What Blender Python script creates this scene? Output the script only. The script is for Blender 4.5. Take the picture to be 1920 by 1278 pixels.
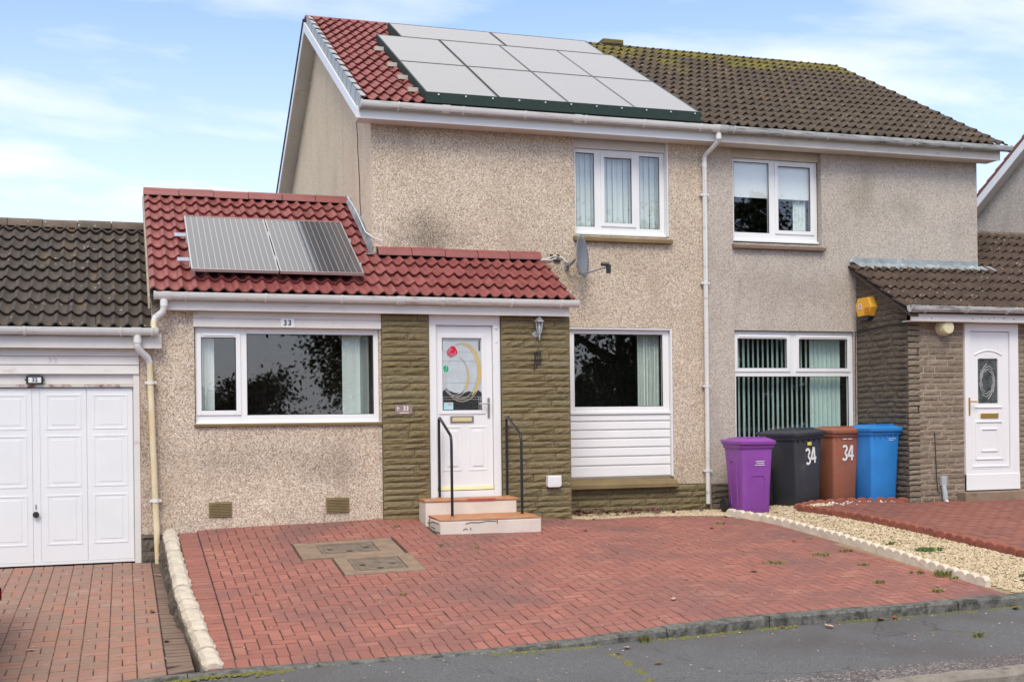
import bpy, math, random
from mathutils import Vector, Matrix, Euler
from math import sin, cos, tan, atan, pi, radians, sqrt
random.seed(7)
R = random.random
def rr(a, b): return a + (b - a) * random.random()
scene = bpy.context.scene
for o in list(bpy.data.objects): bpy.data.objects.remove(o)
C = scene.collection

# ------------------------------------------------------------ camera
cam = bpy.data.cameras.new('camera'); camo = bpy.data.objects.new('camera', cam); C.objects.link(camo)
scene.camera = camo
cam.sensor_width = 36; cam.lens = 2254.73 / 1920 * 36; cam.shift_y = 0.0785
cam.clip_end = 2000; cam.clip_start = .05
TH, ROLL = 0.3122528, 0.0119545
camo.matrix_world = Matrix.Translation((0, -13.8, 1.15)) @ Matrix.Rotation(-TH, 4, 'Z') @ Matrix.Rotation(pi / 2, 4, 'X') @ Matrix.Rotation(-ROLL, 4, 'Z')

# ------------------------------------------------------------ world + sun
SUN_EL, SUN_AZ = radians(48), radians(202)     # azimuth clockwise from +Y
w = bpy.data.worlds.new('World'); scene.world = w; w.use_nodes = True
nt = w.node_tree; nt.nodes.clear()
def wn(t): return nt.nodes.new(t)
sky = wn('ShaderNodeTexSky'); sky.sky_type = 'NISHITA'; sky.sun_disc = False
sky.sun_elevation = SUN_EL; sky.sun_rotation = SUN_AZ; sky.air_density = 1.0; sky.dust_density = 1.2; sky.ozone_density = 1.5
tc = wn('ShaderNodeTexCoord'); sep = wn('ShaderNodeSeparateXYZ'); nt.links.new(tc.outputs['Generated'], sep.inputs[0])
def wm(op, a, b=None, clamp=False):
    m = wn('ShaderNodeMath'); m.operation = op; m.use_clamp = clamp
    for i, v in enumerate((a, b)):
        if v is None: continue
        if isinstance(v, (int, float)): m.inputs[i].default_value = v
        else: nt.links.new(v, m.inputs[i])
    return m.outputs[0]
zc = wm('MAXIMUM', sep.outputs['Z'], 0.0)
zz = wm('ADD', zc, .22)
cx = wm('DIVIDE', sep.outputs['X'], zz); cy = wm('DIVIDE', sep.outputs['Y'], zz)
cmb = wn('ShaderNodeCombineXYZ'); nt.links.new(cx, cmb.inputs[0]); nt.links.new(wm('MULTIPLY', cy, 1.9), cmb.inputs[1])
n1 = wn('ShaderNodeTexNoise'); n1.inputs['Scale'].default_value = 1.15; n1.inputs['Detail'].default_value = 8; n1.inputs['Roughness'].default_value = .52; n1.inputs['Distortion'].default_value = .3
mp = wn('ShaderNodeMapping'); mp.inputs['Location'].default_value = (7.9, 4.2, .0); mp.inputs['Rotation'].default_value = (0, 0, .25)
nt.links.new(cmb.outputs[0], mp.inputs[0]); nt.links.new(mp.outputs[0], n1.inputs['Vector'])
cr = wn('ShaderNodeValToRGB'); cr.color_ramp.elements[0].position = .45; cr.color_ramp.elements[1].position = .64
nt.links.new(n1.outputs['Fac'], cr.inputs[0])
hz = wm('SUBTRACT', 1.0, wm('MULTIPLY', zc, 2.9), True)
hz2 = wm('ADD', wm('MULTIPLY', wm('POWER', hz, 1.25), .86), .08)
ovc = wn('ShaderNodeMapRange'); ovc.interpolation_type = 'SMOOTHSTEP'; nt.links.new(zc, ovc.inputs[0])      # high thin overcast above the view
for i_, v_ in ((1, .34), (2, .62), (3, 0.0), (4, .93)): ovc.inputs[i_].default_value = v_
cl = wm('MAXIMUM', wm('MAXIMUM', wm('MULTIPLY', cr.outputs[0], .8), hz2), ovc.outputs[0])
mix = wn('ShaderNodeMixRGB'); nt.links.new(cl, mix.inputs[0])
tint = wn('ShaderNodeMixRGB'); tint.blend_type = 'MULTIPLY'; tint.inputs[0].default_value = 1; tint.inputs[2].default_value = (1.45, 1.56, 1.95, 1)
nt.links.new(sky.outputs[0], tint.inputs[1]); nt.links.new(tint.outputs[0], mix.inputs[1])
ccol = wn('ShaderNodeMixRGB'); nt.links.new(ovc.outputs[0], ccol.inputs[0]); ccol.inputs[1].default_value = (8.35, 8.55, 9.35, 1); ccol.inputs[2].default_value = (8.9, 8.55, 8.1, 1); nt.links.new(ccol.outputs[0], mix.inputs[2])
bg = wn('ShaderNodeBackground'); bg.inputs[1].default_value = .1; out = wn('ShaderNodeOutputWorld')
nt.links.new(mix.outputs[0], bg.inputs[0]); nt.links.new(bg.outputs[0], out.inputs[0])
sl = bpy.data.lights.new('sun', 'SUN'); so = bpy.data.objects.new('sun', sl); C.objects.link(so)
sl.energy = 1.55; sl.angle = radians(24); sl.color = (1, .935, .79)
sd = Vector((sin(SUN_AZ) * cos(SUN_EL), cos(SUN_AZ) * cos(SUN_EL), sin(SUN_EL)))
so.rotation_euler = (-sd).to_track_quat('-Z', 'Y').to_euler(); so.location = sd * 40
scene.view_settings.view_transform = 'Standard'; scene.view_settings.look = 'None'
scene.view_settings.gamma = 1; scene.view_settings.exposure = 0.47
scene.render.resolution_x = 1024; scene.render.resolution_y = 681

# ------------------------------------------------------------ materials
class NB:
    def __init__(s, name):
        s.m = bpy.data.materials.new(name); s.m.use_nodes = True; s.t = s.m.node_tree; s.t.nodes.clear()
        s.o = s.t.nodes.new('ShaderNodeOutputMaterial'); s.p = s.t.nodes.new('ShaderNodeBsdfPrincipled')
        s.t.links.new(s.p.outputs[0], s.o.inputs[0]); s.geo = s.t.nodes.new('ShaderNodeNewGeometry'); s.P = s.geo.outputs['Position']
    def n(s, t, **k):
        x = s.t.nodes.new('ShaderNode' + t)
        for a, b in k.items():
            if a.startswith('_'): setattr(x, a[1:], b)
            else: s.set(x.inputs[a.replace('__', ' ')] if not a.startswith('i') or not a[1:].isdigit() else x.inputs[int(a[1:])], b)
        return x
    def set(s, inp, v):
        if isinstance(v, bpy.types.NodeSocket): s.t.links.new(v, inp)
        elif isinstance(v, tuple) and len(v) == 3 and len(getattr(inp, 'default_value', (0,) * 3)) == 4: inp.default_value = (*v, 1)
        else: inp.default_value = v
    def noise(s, scale, detail=3, rough=.5, vec=None, dist=0):
        return s.n('TexNoise', Vector=vec or s.P, Scale=scale, Detail=detail, Roughness=rough, Distortion=dist).outputs['Fac']
    def map(s, sc=(1, 1, 1), loc=(0, 0, 0), vec=None): return s.n('Mapping', Vector=vec or s.P, Scale=sc, Location=loc).outputs[0]
    def ramp(s, f, stops, interp='LINEAR'):
        x = s.n('ValToRGB', Fac=f); e = x.color_ramp.elements; x.color_ramp.interpolation = interp
        for i, (p, c) in enumerate(stops):
            el = e[i] if i < 2 else e.new(p)
            el.position = p; el.color = (*c, 1) if isinstance(c, tuple) else (c, c, c, 1)
        return x.outputs[0]
    def mix(s, f, a, b, mode='MIX'):
        return s.n('MixRGB', _blend_type=mode, Fac=f, Color1=a, Color2=b).outputs[0]
    def math(s, op, a, b=0.0, clamp=False): return s.n('Math', _operation=op, _use_clamp=clamp, i0=a, i1=b).outputs[0]
    def bump(s, h, strength=.3, dist=.01, prev=None):
        x = s.n('Bump', Height=h, Strength=strength, Distance=dist)
        if prev is not None: s.set(x.inputs['Normal'], prev)
        return x.outputs[0]
    def fin(s, col=None, rough=None, normal=None, spec=None, metal=None):
        if col is not None: s.set(s.p.inputs['Base Color'], col)
        if rough is not None: s.set(s.p.inputs['Roughness'], rough)
        if normal is not None: s.set(s.p.inputs['Normal'], normal)
        if spec is not None: s.set(s.p.inputs['Specular IOR Level'], spec)
        if metal is not None: s.set(s.p.inputs['Metallic'], metal)
        return s.m
    def rnd(s): return s.n('ObjectInfo').outputs['Random']
    def isl(s): return s.math('FRACT', s.math('ADD', s.math('MULTIPLY', s.n('ObjectInfo').outputs['Random'], 7.13), s.math('MULTIPLY', s.geo.outputs['Random Per Island'], 3.77)))
def sm(name, c, rough=.5, var=.12, scale=3, bs=0, bscale=60, metal=0, dirt=None, spec=None):
    b = NB(name)
    f = b.noise(scale, 5, .6); lo = tuple(x * (1 - var) for x in c); hi = tuple(min(1, x * (1 + var * .5)) for x in c)
    col = b.ramp(f, [(.3, lo), (.7, hi)])
    if dirt:
        d = b.noise(dirt[1], 7, .65, b.map(dirt[3] if len(dirt) > 3 else (1, 1, 1)))
        col = b.mix(b.ramp(d, [(dirt[2], 0.0), (dirt[2] + .16, 1.0)]), col, dirt[0])
    nm = b.bump(b.noise(bscale, 3), bs) if bs else None
    return b.fin(col, rough, nm, spec, metal)
def roughcast(name, chips, dark, scale=46, k=.6, stains=()):
    b = NB(name)
    v = b.n('TexVoronoi', Vector=b.P, Scale=scale, Randomness=1.0)
    ch = b.n('SeparateColor', Color=v.outputs['Color']).outputs[0]
    n = len(chips); chips = [tuple(min(.9, x * 1.18) for x in c) for c in chips]; col = b.ramp(ch, [(i / n, c) for i, c in enumerate(chips)], 'CONSTANT')
    v2 = b.n('TexVoronoi', Vector=b.P, Scale=scale * 2.1); ch2 = b.n('SeparateColor', Color=v2.outputs['Color']).outputs[1]
    dk = b.math('MULTIPLY', b.ramp(ch2, [(.80, 0.0), (.82, 1.0)]), k)
    big = b.noise(1.1, 6, .62); col = b.mix(.42, col, b.ramp(big, [(.3, tuple(x * .8 for x in chips[1])), (.7, chips[0])]))
    col = b.mix(dk, col, dark)
    strk = b.noise(1.6, 6, .6, b.map((2.2, 2.2, .5)))
    col = b.mix(b.math('MULTIPLY', b.ramp(strk, [(.52, 0.0), (.72, 1.0)]), .5), col, tuple(x * .7 for x in chips[1]))
    for (cx_, cy_, cz_, rx, rz, c, amt) in stains:      # grown dirt with a place of its own
        m = b.n('Mapping', Vector=b.P, Location=(-cx_ / rx, -cy_, -cz_ / rz), Scale=(1 / rx, 1.0, 1 / rz)).outputs[0]
        d = b.n('VectorMath', _operation='LENGTH', i0=m).outputs['Value']
        d = b.math('ADD', d, b.math('MULTIPLY', b.math('SUBTRACT', b.noise(4, 6, .7), .5), 1.5))
        sp = b.ramp(ch2, [(.35, .35), (.75, 1.0)])
        f = b.math('MULTIPLY', b.math('MULTIPLY', b.ramp(d, [(.15, 1.0), (1.0, 0.0)]), amt), sp)
        col = b.mix(f, col, c)
    h = b.math('SUBTRACT', 1.0, v.outputs['Distance'])
    return b.fin(col, .95, b.bump(h, .55, .008), .2)
CH33 = [(x * .97 + .03, y * .97 + .035, z * .97 + .04) for x, y, z in [(.64, .53, .41), (.50, .38, .27), (.34, .22, .12), (.72, .63, .52), (.56, .45, .34), (.26, .19, .14), (.60, .50, .38), (.48, .41, .34)]]
M_rc33 = roughcast('roughcast_tan', CH33, (.15, .11, .08), 64, .7,
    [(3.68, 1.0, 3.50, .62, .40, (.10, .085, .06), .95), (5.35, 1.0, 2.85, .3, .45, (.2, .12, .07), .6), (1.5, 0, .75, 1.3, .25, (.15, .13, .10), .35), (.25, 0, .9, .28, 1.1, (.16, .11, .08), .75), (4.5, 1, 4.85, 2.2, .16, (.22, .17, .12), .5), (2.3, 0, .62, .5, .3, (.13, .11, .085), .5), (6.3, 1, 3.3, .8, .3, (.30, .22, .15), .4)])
M_gable = roughcast('roughcast_gable', [(.68, .56, .42), (.62, .50, .36), (.57, .45, .32), (.71, .60, .47), (.64, .53, .40), (.50, .39, .28)], (.3, .22, .15), 60, .35)
CH34 = [(.54, .48, .41), (.44, .38, .33), (.34, .28, .235), (.58, .53, .48), (.48, .42, .36), (.26, .225, .195), (.50, .45, .40)]
M_rc34 = roughcast('roughcast_grey_pink', CH34, (.18, .155, .13), 72, .5,
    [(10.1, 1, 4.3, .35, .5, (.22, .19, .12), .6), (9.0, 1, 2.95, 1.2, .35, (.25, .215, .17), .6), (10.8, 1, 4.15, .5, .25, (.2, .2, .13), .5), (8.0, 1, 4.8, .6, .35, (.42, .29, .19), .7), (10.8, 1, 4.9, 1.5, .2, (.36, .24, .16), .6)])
M_rcfar = roughcast('roughcast_far', CH34, (.25, .21, .18), 50, .4)
M_white = sm('white_upvc', (.80, .80, .80), .35, .05, 2, dirt=((.62, .58, .52), 2.2, .62))
M_frame = sm('window_white', (.84, .84, .84), .25, .03, 2)
M_fascia = sm('fascia_cream_white', (.74, .705, .67), .5, .08, 2, dirt=((.50, .43, .36), 3.0, .60, (1, 1, 3)))
M_fasciaold = sm('fascia_peeling', (.70, .65, .59), .6, .12, 3, .1, 40, dirt=((.12, .11, .10), 7, .60, (1, 1, 2)))
M_gutter = sm('gutter_white', (.76, .755, .73), .35, .08, 2, dirt=((.42, .37, .30), 3.5, .56, (1, 4, 7)))
M_gutterold = sm('gutter_grey_white', (.58, .59, .58), .4, .15, 2, dirt=((.15, .14, .115), 3.2, .50, (1, 5, 9)))
M_pipeyel = sm('pipe_yellowed', (.74, .63, .42), .4, .15, 4, dirt=((.70, .45, .16), 3, .56, (4, 4, 1)))
M_sill = sm('sill_olive_brown', (.23, .165, .075), .7, .2, 4, .15, 60)
M_sill34 = sm('sill_brown', (.22, .16, .115), .8, .2, 6, .2, 60)
def stone(name, cols, bs=.7):
    b = NB(name); r = b.isl()
    col = b.ramp(r, [(i / (len(cols) - 1), c) for i, c in enumerate(cols)])
    col = b.mix(.55, col, b.ramp(b.noise(22, 6, .65, b.map((1, 1, 2.2))), [(.3, tuple(x * .45 for x in cols[0])), (.7, tuple(min(1, x * 1.45) for x in cols[-1]))]))
    lg = b.noise(.9, 5, .6); col = b.mix(b.math('MULTIPLY', b.ramp(lg, [(.45, 0.0), (.7, 1.0)]), .4), col, tuple(x * .5 for x in cols[1]))
    h = b.math('ADD', b.noise(26, 6, .7, b.map((1, 1, 2.4))), b.math('MULTIPLY', b.noise(90, 3), .3))
    return b.fin(col, .9, b.bump(h, bs, .02), .25)
M_stone33 = stone('stone_olive', [(.19, .148, .075), (.31, .24, .13), (.24, .175, .08), (.29, .245, .15), (.21, .175, .095)])
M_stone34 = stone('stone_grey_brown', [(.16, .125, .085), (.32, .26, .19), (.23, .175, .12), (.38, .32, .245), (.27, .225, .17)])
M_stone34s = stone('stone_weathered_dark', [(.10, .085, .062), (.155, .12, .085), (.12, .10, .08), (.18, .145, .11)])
M_mortar33 = sm('mortar_olive', (.12, .10, .058), .95, .2, 8, .3)
M_mortar34 = sm('mortar_tan', (.46, .35, .26), .95, .2, 8, .3)
def tilem(name, c1, c2, rough, specks=None, moss=None, streak=None):
    b = NB(name); r = b.isl()
    col = b.ramp(r, [(0, c1), (1, c2)])
    col = b.mix(.5, col, b.ramp(b.noise(7, 7, .65), [(.3, tuple(x * .65 for x in c1)), (.7, tuple(min(1, x * 1.3) for x in c2))]))
    if streak: col = b.mix(b.ramp(b.noise(2.2, 6, .6, b.map((3, .7, .7))), [(.56, 0.0), (.72, streak[1])]), col, streak[0])
    if specks:
        v = b.n('TexVoronoi', Vector=b.P, Scale=specks[1]); f = b.ramp(v.outputs['Distance'], [(.10, 1.0), (.2, 0.0)])
        g = b.ramp(b.noise(2.6, 4), [(.48, 0.0), (.58, 1.0)]); col = b.mix(b.math('MULTIPLY', f, g), col, specks[0])
    if moss:
        z = b.n('SeparateXYZ', Vector=b.P).outputs[2]
        g = b.math('MULTIPLY', b.math('SUBTRACT', z, moss[0]), moss[1])
        f = b.math('ADD', b.math('ADD', b.noise(6, 8, .75), g), b.math('MULTIPLY', b.math('SUBTRACT', b.noise(1.1, 4), .5), .7)); col = b.mix(b.ramp(f, [(.58, 0.0), (.72, .9)]), col, b.ramp(b.noise(17, 4), [(.35, (.10, .09, .018)), (.65, (.24, .20, .03))]))
    return b.fin(col, rough, b.bump(b.noise(70, 4, .7), .35, .006), .4)
M_tile33 = tilem('tile_red_painted', (.215, .054, .05), (.305, .094, .086), .5, streak=((.12, .035, .03), .65))
M_tile34 = tilem('tile_brown_mossy', (.062, .046, .035), (.105, .078, .058), .85, ((.30, .23, .14), 9), (6.72, .34), ((.15, .10, .055), .6))
M_tile34b = tilem('tile_brown_porch', (.062, .042, .033), (.105, .07, .052), .85, ((.42, .40, .36), 14), None, ((.20, .13, .07), .5))
M_tile32 = tilem('tile_dark_lichen', (.048, .038, .032), (.08, .063, .052), .75, ((.42, .36, .26), 10), None, ((.17, .115, .065), .6))
M_tilefar = tilem('tile_far_red', (.22, .075, .06), (.30, .10, .08), .7)
M_ridge33 = sm('ridge_red', (.28, .082, .075), .4, .2, 5, .2, 60)
M_ridge34 = tilem('ridge_mossy', (.10, .08, .05), (.14, .10, .07), .9, None, (7.3, .9))
M_ridge32 = tilem('ridge_brown', (.10, .08, .062), (.16, .12, .09), .9, ((.35, .32, .28), 12))
M_under = sm('roof_felt_dark', (.03, .026, .024), .9)
M_dryverge = sm('verge_grey_plastic', (.35, .38, .40), .5, .08)
M_lead = sm('lead_grey', (.30, .34, .36), .5, .3, 6, .2, 20, dirt=((.50, .52, .52), 5, .52))
M_black = sm('black_metal', (.014, .014, .016), .3, .1)
M_blackpl = sm('black_plastic', (.02, .02, .022), .5)
M_int = sm('interior_plaster', (.16, .145, .125), .9)
M_intfloor = sm('interior_carpet', (.09, .075, .06), .95)
M_blind = sm('blind_fabric', (.76, .82, .79), .8, .04)
M_blindg = sm('blind_fabric_green', (.62, .78, .73), .8, .06)
M_roller = sm('roller_fabric', (.86, .88, .86), .8, .03)
M_brass = sm('brass', (.72, .46, .12), .3, .1, metal=.9)
M_brasspale = sm('brass_pale', (.78, .66, .36), .4, .1, metal=.3)
M_steel = sm('satin_steel', (.50, .46, .42), .35, .1, metal=.9)
M_silver = sm('aluminium', (.62, .63, .64), .35, .05, metal=.8)
M_slate = sm('plaque_stone', (.30, .22, .20), .7, .2, 20)
M_whitepaint = sm('white_lettering', (.82, .82, .80), .6, .05, 9)
M_navy = sm('navy_lettering', (.03, .05, .12), .5)
M_grey = sm('grey_plastic', (.42, .46, .48), .45, .08)
M_dishg = sm('dish_grey', (.24, .265, .29), .5, .12, 4)
M_cream = sm('cream_plastic', (.72, .66, .42), .45, .04)
M_yellow = sm('alarm_yellow', (.88, .45, .04), .4, .05)
M_navypl = sm('alarm_navy', (.02, .03, .06), .3)
def glassm():
    b = NB('window_glass'); t = b.t; t.nodes.remove(b.p)
    tr = b.n('BsdfTransparent', Color=(.985, 1.0, .995)); gl = b.n('BsdfGlossy', Roughness=.012, Color=(1, 1, 1))
    nm = b.bump(b.noise(1.6, 2), .025, .02); b.set(gl.inputs['Normal'], nm)
    c_ = b.math('ABSOLUTE', b.n('VectorMath', _operation='DOT_PRODUCT', i0=b.geo.outputs['Normal'], i1=b.geo.outputs['Incoming']).outputs['Value'])
    fr = b.math('ADD', .042, b.math('MULTIPLY', .95, b.math('POWER', b.math('SUBTRACT', 1.0, c_, True), 5.0)))
    mx = b.n('MixShader', i0=b.math('MULTIPLY', fr, 1.5, True)); t.links.new(tr.outputs[0], mx.inputs[1]); t.links.new(gl.outputs[0], mx.inputs[2])
    t.links.new(mx.outputs[0], b.o.inputs[0]); return b.m
M_glass = glassm()
M_greenhi = sm('green_mesh', (.006, .028, .022), .7, .3, 30, .5, 200)
def solarm(name, cell, line, nx, ny, lw, rough, glossy, ior=2.4):
    b = NB(name); uv = b.n('TexCoord').outputs['Generated']
    s = b.n('SeparateXYZ', Vector=uv)
    def ln(o, n):
        f = b.math('FRACT', b.math('MULTIPLY', o, n)); return b.math('LESS_THAN', b.math('ABSOLUTE', b.math('SUBTRACT', f, .5)), .5 - lw * n) if False else b.math('GREATER_THAN', b.math('ABSOLUTE', b.math('SUBTRACT', f, .5)), .5 - lw)
    l = b.math('MAXIMUM', ln(s.outputs[0], nx), b.math('MULTIPLY', ln(s.outputs[1], ny), .7 if ny > 20 else 0.0))
    col = b.mix(l, cell, line); b.set(b.p.inputs['Coat Weight'], glossy); b.set(b.p.inputs['Coat Roughness'], rough); b.set(b.p.inputs['Coat IOR'], ior)
    return b.fin(col, .35, b.bump(b.noise(240, 2), .05, .002), .6)
M_solarA = solarm('solar_glass_light', (.09, .10, .13), (.22, .23, .25), 30, 52, .08, .22, 1.0, 2.2)
M_solarB = solarm('solar_glass_striped', (.018, .021, .036), (.30, .31, .34), 14, 8, .055, .02, 1.0, 1.95)
def paverm(name, cols, grime, gs=1.0):
    b = NB(name); r = b.isl()
    col = b.ramp(r, [(i / (len(cols) - 1), c) for i, c in enumerate(cols)])
    col = b.mix(.45, col, b.ramp(b.noise(160, 3, .8), [(.3, tuple(x * .5 for x in cols[0])), (.7, tuple(min(1, x * 1.6) for x in cols[1]))]))
    g = b.noise(.75 * gs, 8, .68); col = b.mix(b.ramp(g, [(.46, 0.0), (.64, .75)]), col, grime[0])
    g2 = b.noise(1.9 * gs, 6, .6, b.map((1, 1, 1), (9, 4, 2))); col = b.mix(b.ramp(g2, [(.56, 0.0), (.74, .6)]), col, grime[1])
    return b.fin(col, .85, b.bump(b.noise(220, 4, .8), .35, .004), .35)
M_paver33 = paverm('paver_red', [(.28, .105, .08), (.355, .14, .108), (.325, .122, .095), (.235, .095, .082), (.41, .18, .14)], ((.17, .10, .095), (.48, .215, .155)))
M_paver32 = paverm('paver_weathered', [(.37, .165, .12), (.27, .19, .15), (.42, .20, .155), (.24, .18, .15), (.44, .18, .13), (.35, .16, .125)], ((.25, .18, .15), (.42, .29, .25)))
M_paver32b = paverm('paver_brown', [(.19, .13, .10), (.23, .155, .12), (.17, .12, .095)], ((.10, .08, .065), (.24, .17, .14)))
M_paver34 = paverm('paver_rust', [(.26, .095, .07), (.30, .115, .085), (.24, .09, .07)], ((.19, .09, .07), (.34, .16, .13)))
M_joint = sm('joint_sand_dark', (.10, .06, .045), .95, .3, 20)
def asphalt(name, c, chips, cs, amt, damp):
    b = NB(name); v = b.n('TexVoronoi', Vector=b.P, Scale=cs); ch = b.n('SeparateColor', Color=v.outputs['Color']).outputs[0]
    col = b.mix(b.math('MULTIPLY', b.ramp(ch, [(.62, 0.0), (.9, 1.0)]), amt), c, chips)
    col = b.mix(b.ramp(b.noise(.9, 7, .62), [(.42, 0.0), (.66, .75)]), col, damp)
    cr_ = b.n('TexVoronoi', Vector=b.n('Mapping', Vector=b.P, Scale=(.5, .9, .1), Location=(b_off)).outputs[0] if False else b.P, Scale=.42, _feature='DISTANCE_TO_EDGE').outputs['Distance']
    cr_ = b.math('ADD', cr_, b.math('MULTIPLY', b.math('SUBTRACT', b.noise(3.3, 5), .5), .10))
    ck = b.ramp(b.math('ABSOLUTE', cr_), [(.0, 1.0), (.0035, 0.0)]); col = b.mix(b.math('MULTIPLY', ck, .55), col, (.02, .018, .016))
    rg = b.ramp(b.noise(.9, 7, .62), [(.4, .8), (.66, .5)])
    return b.fin(col, rg, b.bump(v.outputs['Distance'], .35, .004), .35)
M_asph = asphalt('asphalt_pavement', (.098, .101, .107), (.24, .245, .25), 170, .6, (.085, .075, .078))
M_asph2 = asphalt('asphalt_chippings', (.10, .088, .088), (.36, .32, .31), 75, .85, (.07, .055, .055))
M_road = asphalt('asphalt_road', (.09, .09, .09), (.2, .2, .2), 120, .5, (.07, .07, .07))
M_kerb = sm('kerb_concrete', (.17, .165, .15), .9, .45, 26, .8, 60, dirt=((.05, .052, .045), 11, .46))
M_kerb2 = sm('kerb_concrete_light', (.27, .235, .20), .9, .3, 9, .5, 70, dirt=((.12, .10, .085), 6, .52))
M_conc = sm('concrete_brown', (.28, .20, .14), .9, .25, 8, .4, 60, dirt=((.12, .10, .07), 3, .58))
M_iron = sm('cast_iron_lid', (.20, .155, .12), .8, .3, 10, .4, 50, dirt=((.07, .06, .05), 8, .56))
M_stepside = sm('step_cream_paint', (.70, .62, .54), .7, .1, 4, .25, 14, dirt=((.50, .43, .30), 3.2, .60))
M_steptop = sm('step_terracotta_paint', (.52, .235, .11), .55, .25, 6, .2, 30, dirt=((.50, .34, .22), 4, .55))
M_stepred = sm('step_red_worn', (.50, .09, .06), .5, .3, 9, dirt=((.6, .5, .44), 14, .62))
M_rockw = sm('coping_cream', (.60, .53, .435), .85, .18, 9, .8, 25, dirt=((.30, .26, .2), 5, .62))
M_rockd = stone('wall_stone_dark', [(.15, .125, .10), (.21, .18, .145), (.12, .10, .08)], .9)
M_edgew = sm('edging_cream', (.70, .61, .48), .9, .15, 8, .6, 45, dirt=((.34, .28, .20), 5, .64))
M_edger = sm('edging_terracotta', (.30, .095, .06), .9, .25, 9, .6, 50, dirt=((.17, .06, .045), 5, .55))
def gravelm():
    b = NB('gravel_gold'); r = b.isl()
    col = b.ramp(r, [(0, (.37, .275, .155)), (.3, (.53, .42, .27)), (.6, (.62, .51, .36)), (.8, (.44, .33, .195)), (1, (.72, .64, .52))])
    return b.fin(col, .8, b.bump(b.noise(90, 3), .2, .003), .3)
M_gravel = gravelm()
M_gravelb = sm('gravel_bed', (.34, .25, .15), .95, .35, 40, .8, 70)
M_garage = sm('garage_door_white', (.80, .81, .82), .35, .04, 2)
M_rust = sm('rusty_white_metal', (.66, .62, .56), .6, .1, 6, dirt=((.22, .06, .03), 9, .50))
M_grnleaf = sm('weed_green', (.17, .18, .045), .7, .35, 30)
M_grass = sm('grass_green', (.07, .17, .03), .7, .35, 30)
M_moss = sm('moss_yellow', (.17, .165, .035), .9, .4, 25, .4)
M_leafbr = sm('fallen_leaf_brown', (.22, .085, .045), .7, .35, 20)
M_leafpale = sm('fallen_leaf_pale', (.55, .36, .27), .8, .2, 20)
M_bark = sm('bark', (.05, .038, .028), .95, .3, 8, .6, 12)
M_fol = sm('foliage_dark', (.035, .05, .018), .8, .5, 2)
M_fol2 = sm('foliage_autumn', (.075, .05, .018), .8, .5, 2)
M_gr = sm('verge_grass', (.06, .10, .03), .95, .4, .6)
M_rose = sm('stained_red', (.62, .02, .06), .25); M_leafg = sm('stained_green', (.02, .42, .16), .25); M_amber = sm('stained_amber', (.62, .46, .17), .3)
M_frost = sm('frosted_glass', (.52, .57, .60), .35, .12, 9)
M_darkgl = sm('dark_glass_texture', (.045, .05, .048), .2, .6, 60)
M_leadline = sm('lead_came', (.55, .56, .56), .4)
M_sticker = sm('sticker_pale_blue', (.45, .70, .78), .5)
M_pink = sm('sticker_pink', (.75, .25, .32), .5)
M_car = sm('car_paint_black', (.012, .011, .014), .15, spec=.8); M_tail = sm('tail_lamp_red', (.45, .01, .02), .15)
M_tyre = sm('tyre', (.02, .02, .02), .9)
def binm(name, c): return sm(name, c, .42, .16, 2.5, .08, 90, dirt=(tuple(min(1, x * .75 + .07) for x in c), 3.0, .60, (1, 1, .6)))
M_bpur = binm('bin_purple', (.27, .07, .37)); M_bdark = binm('bin_charcoal', (.042, .048, .056)); M_bbrown = binm('bin_brown', (.33, .12, .07)); M_bblue = binm('bin_blue', (.03, .24, .64))

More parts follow.
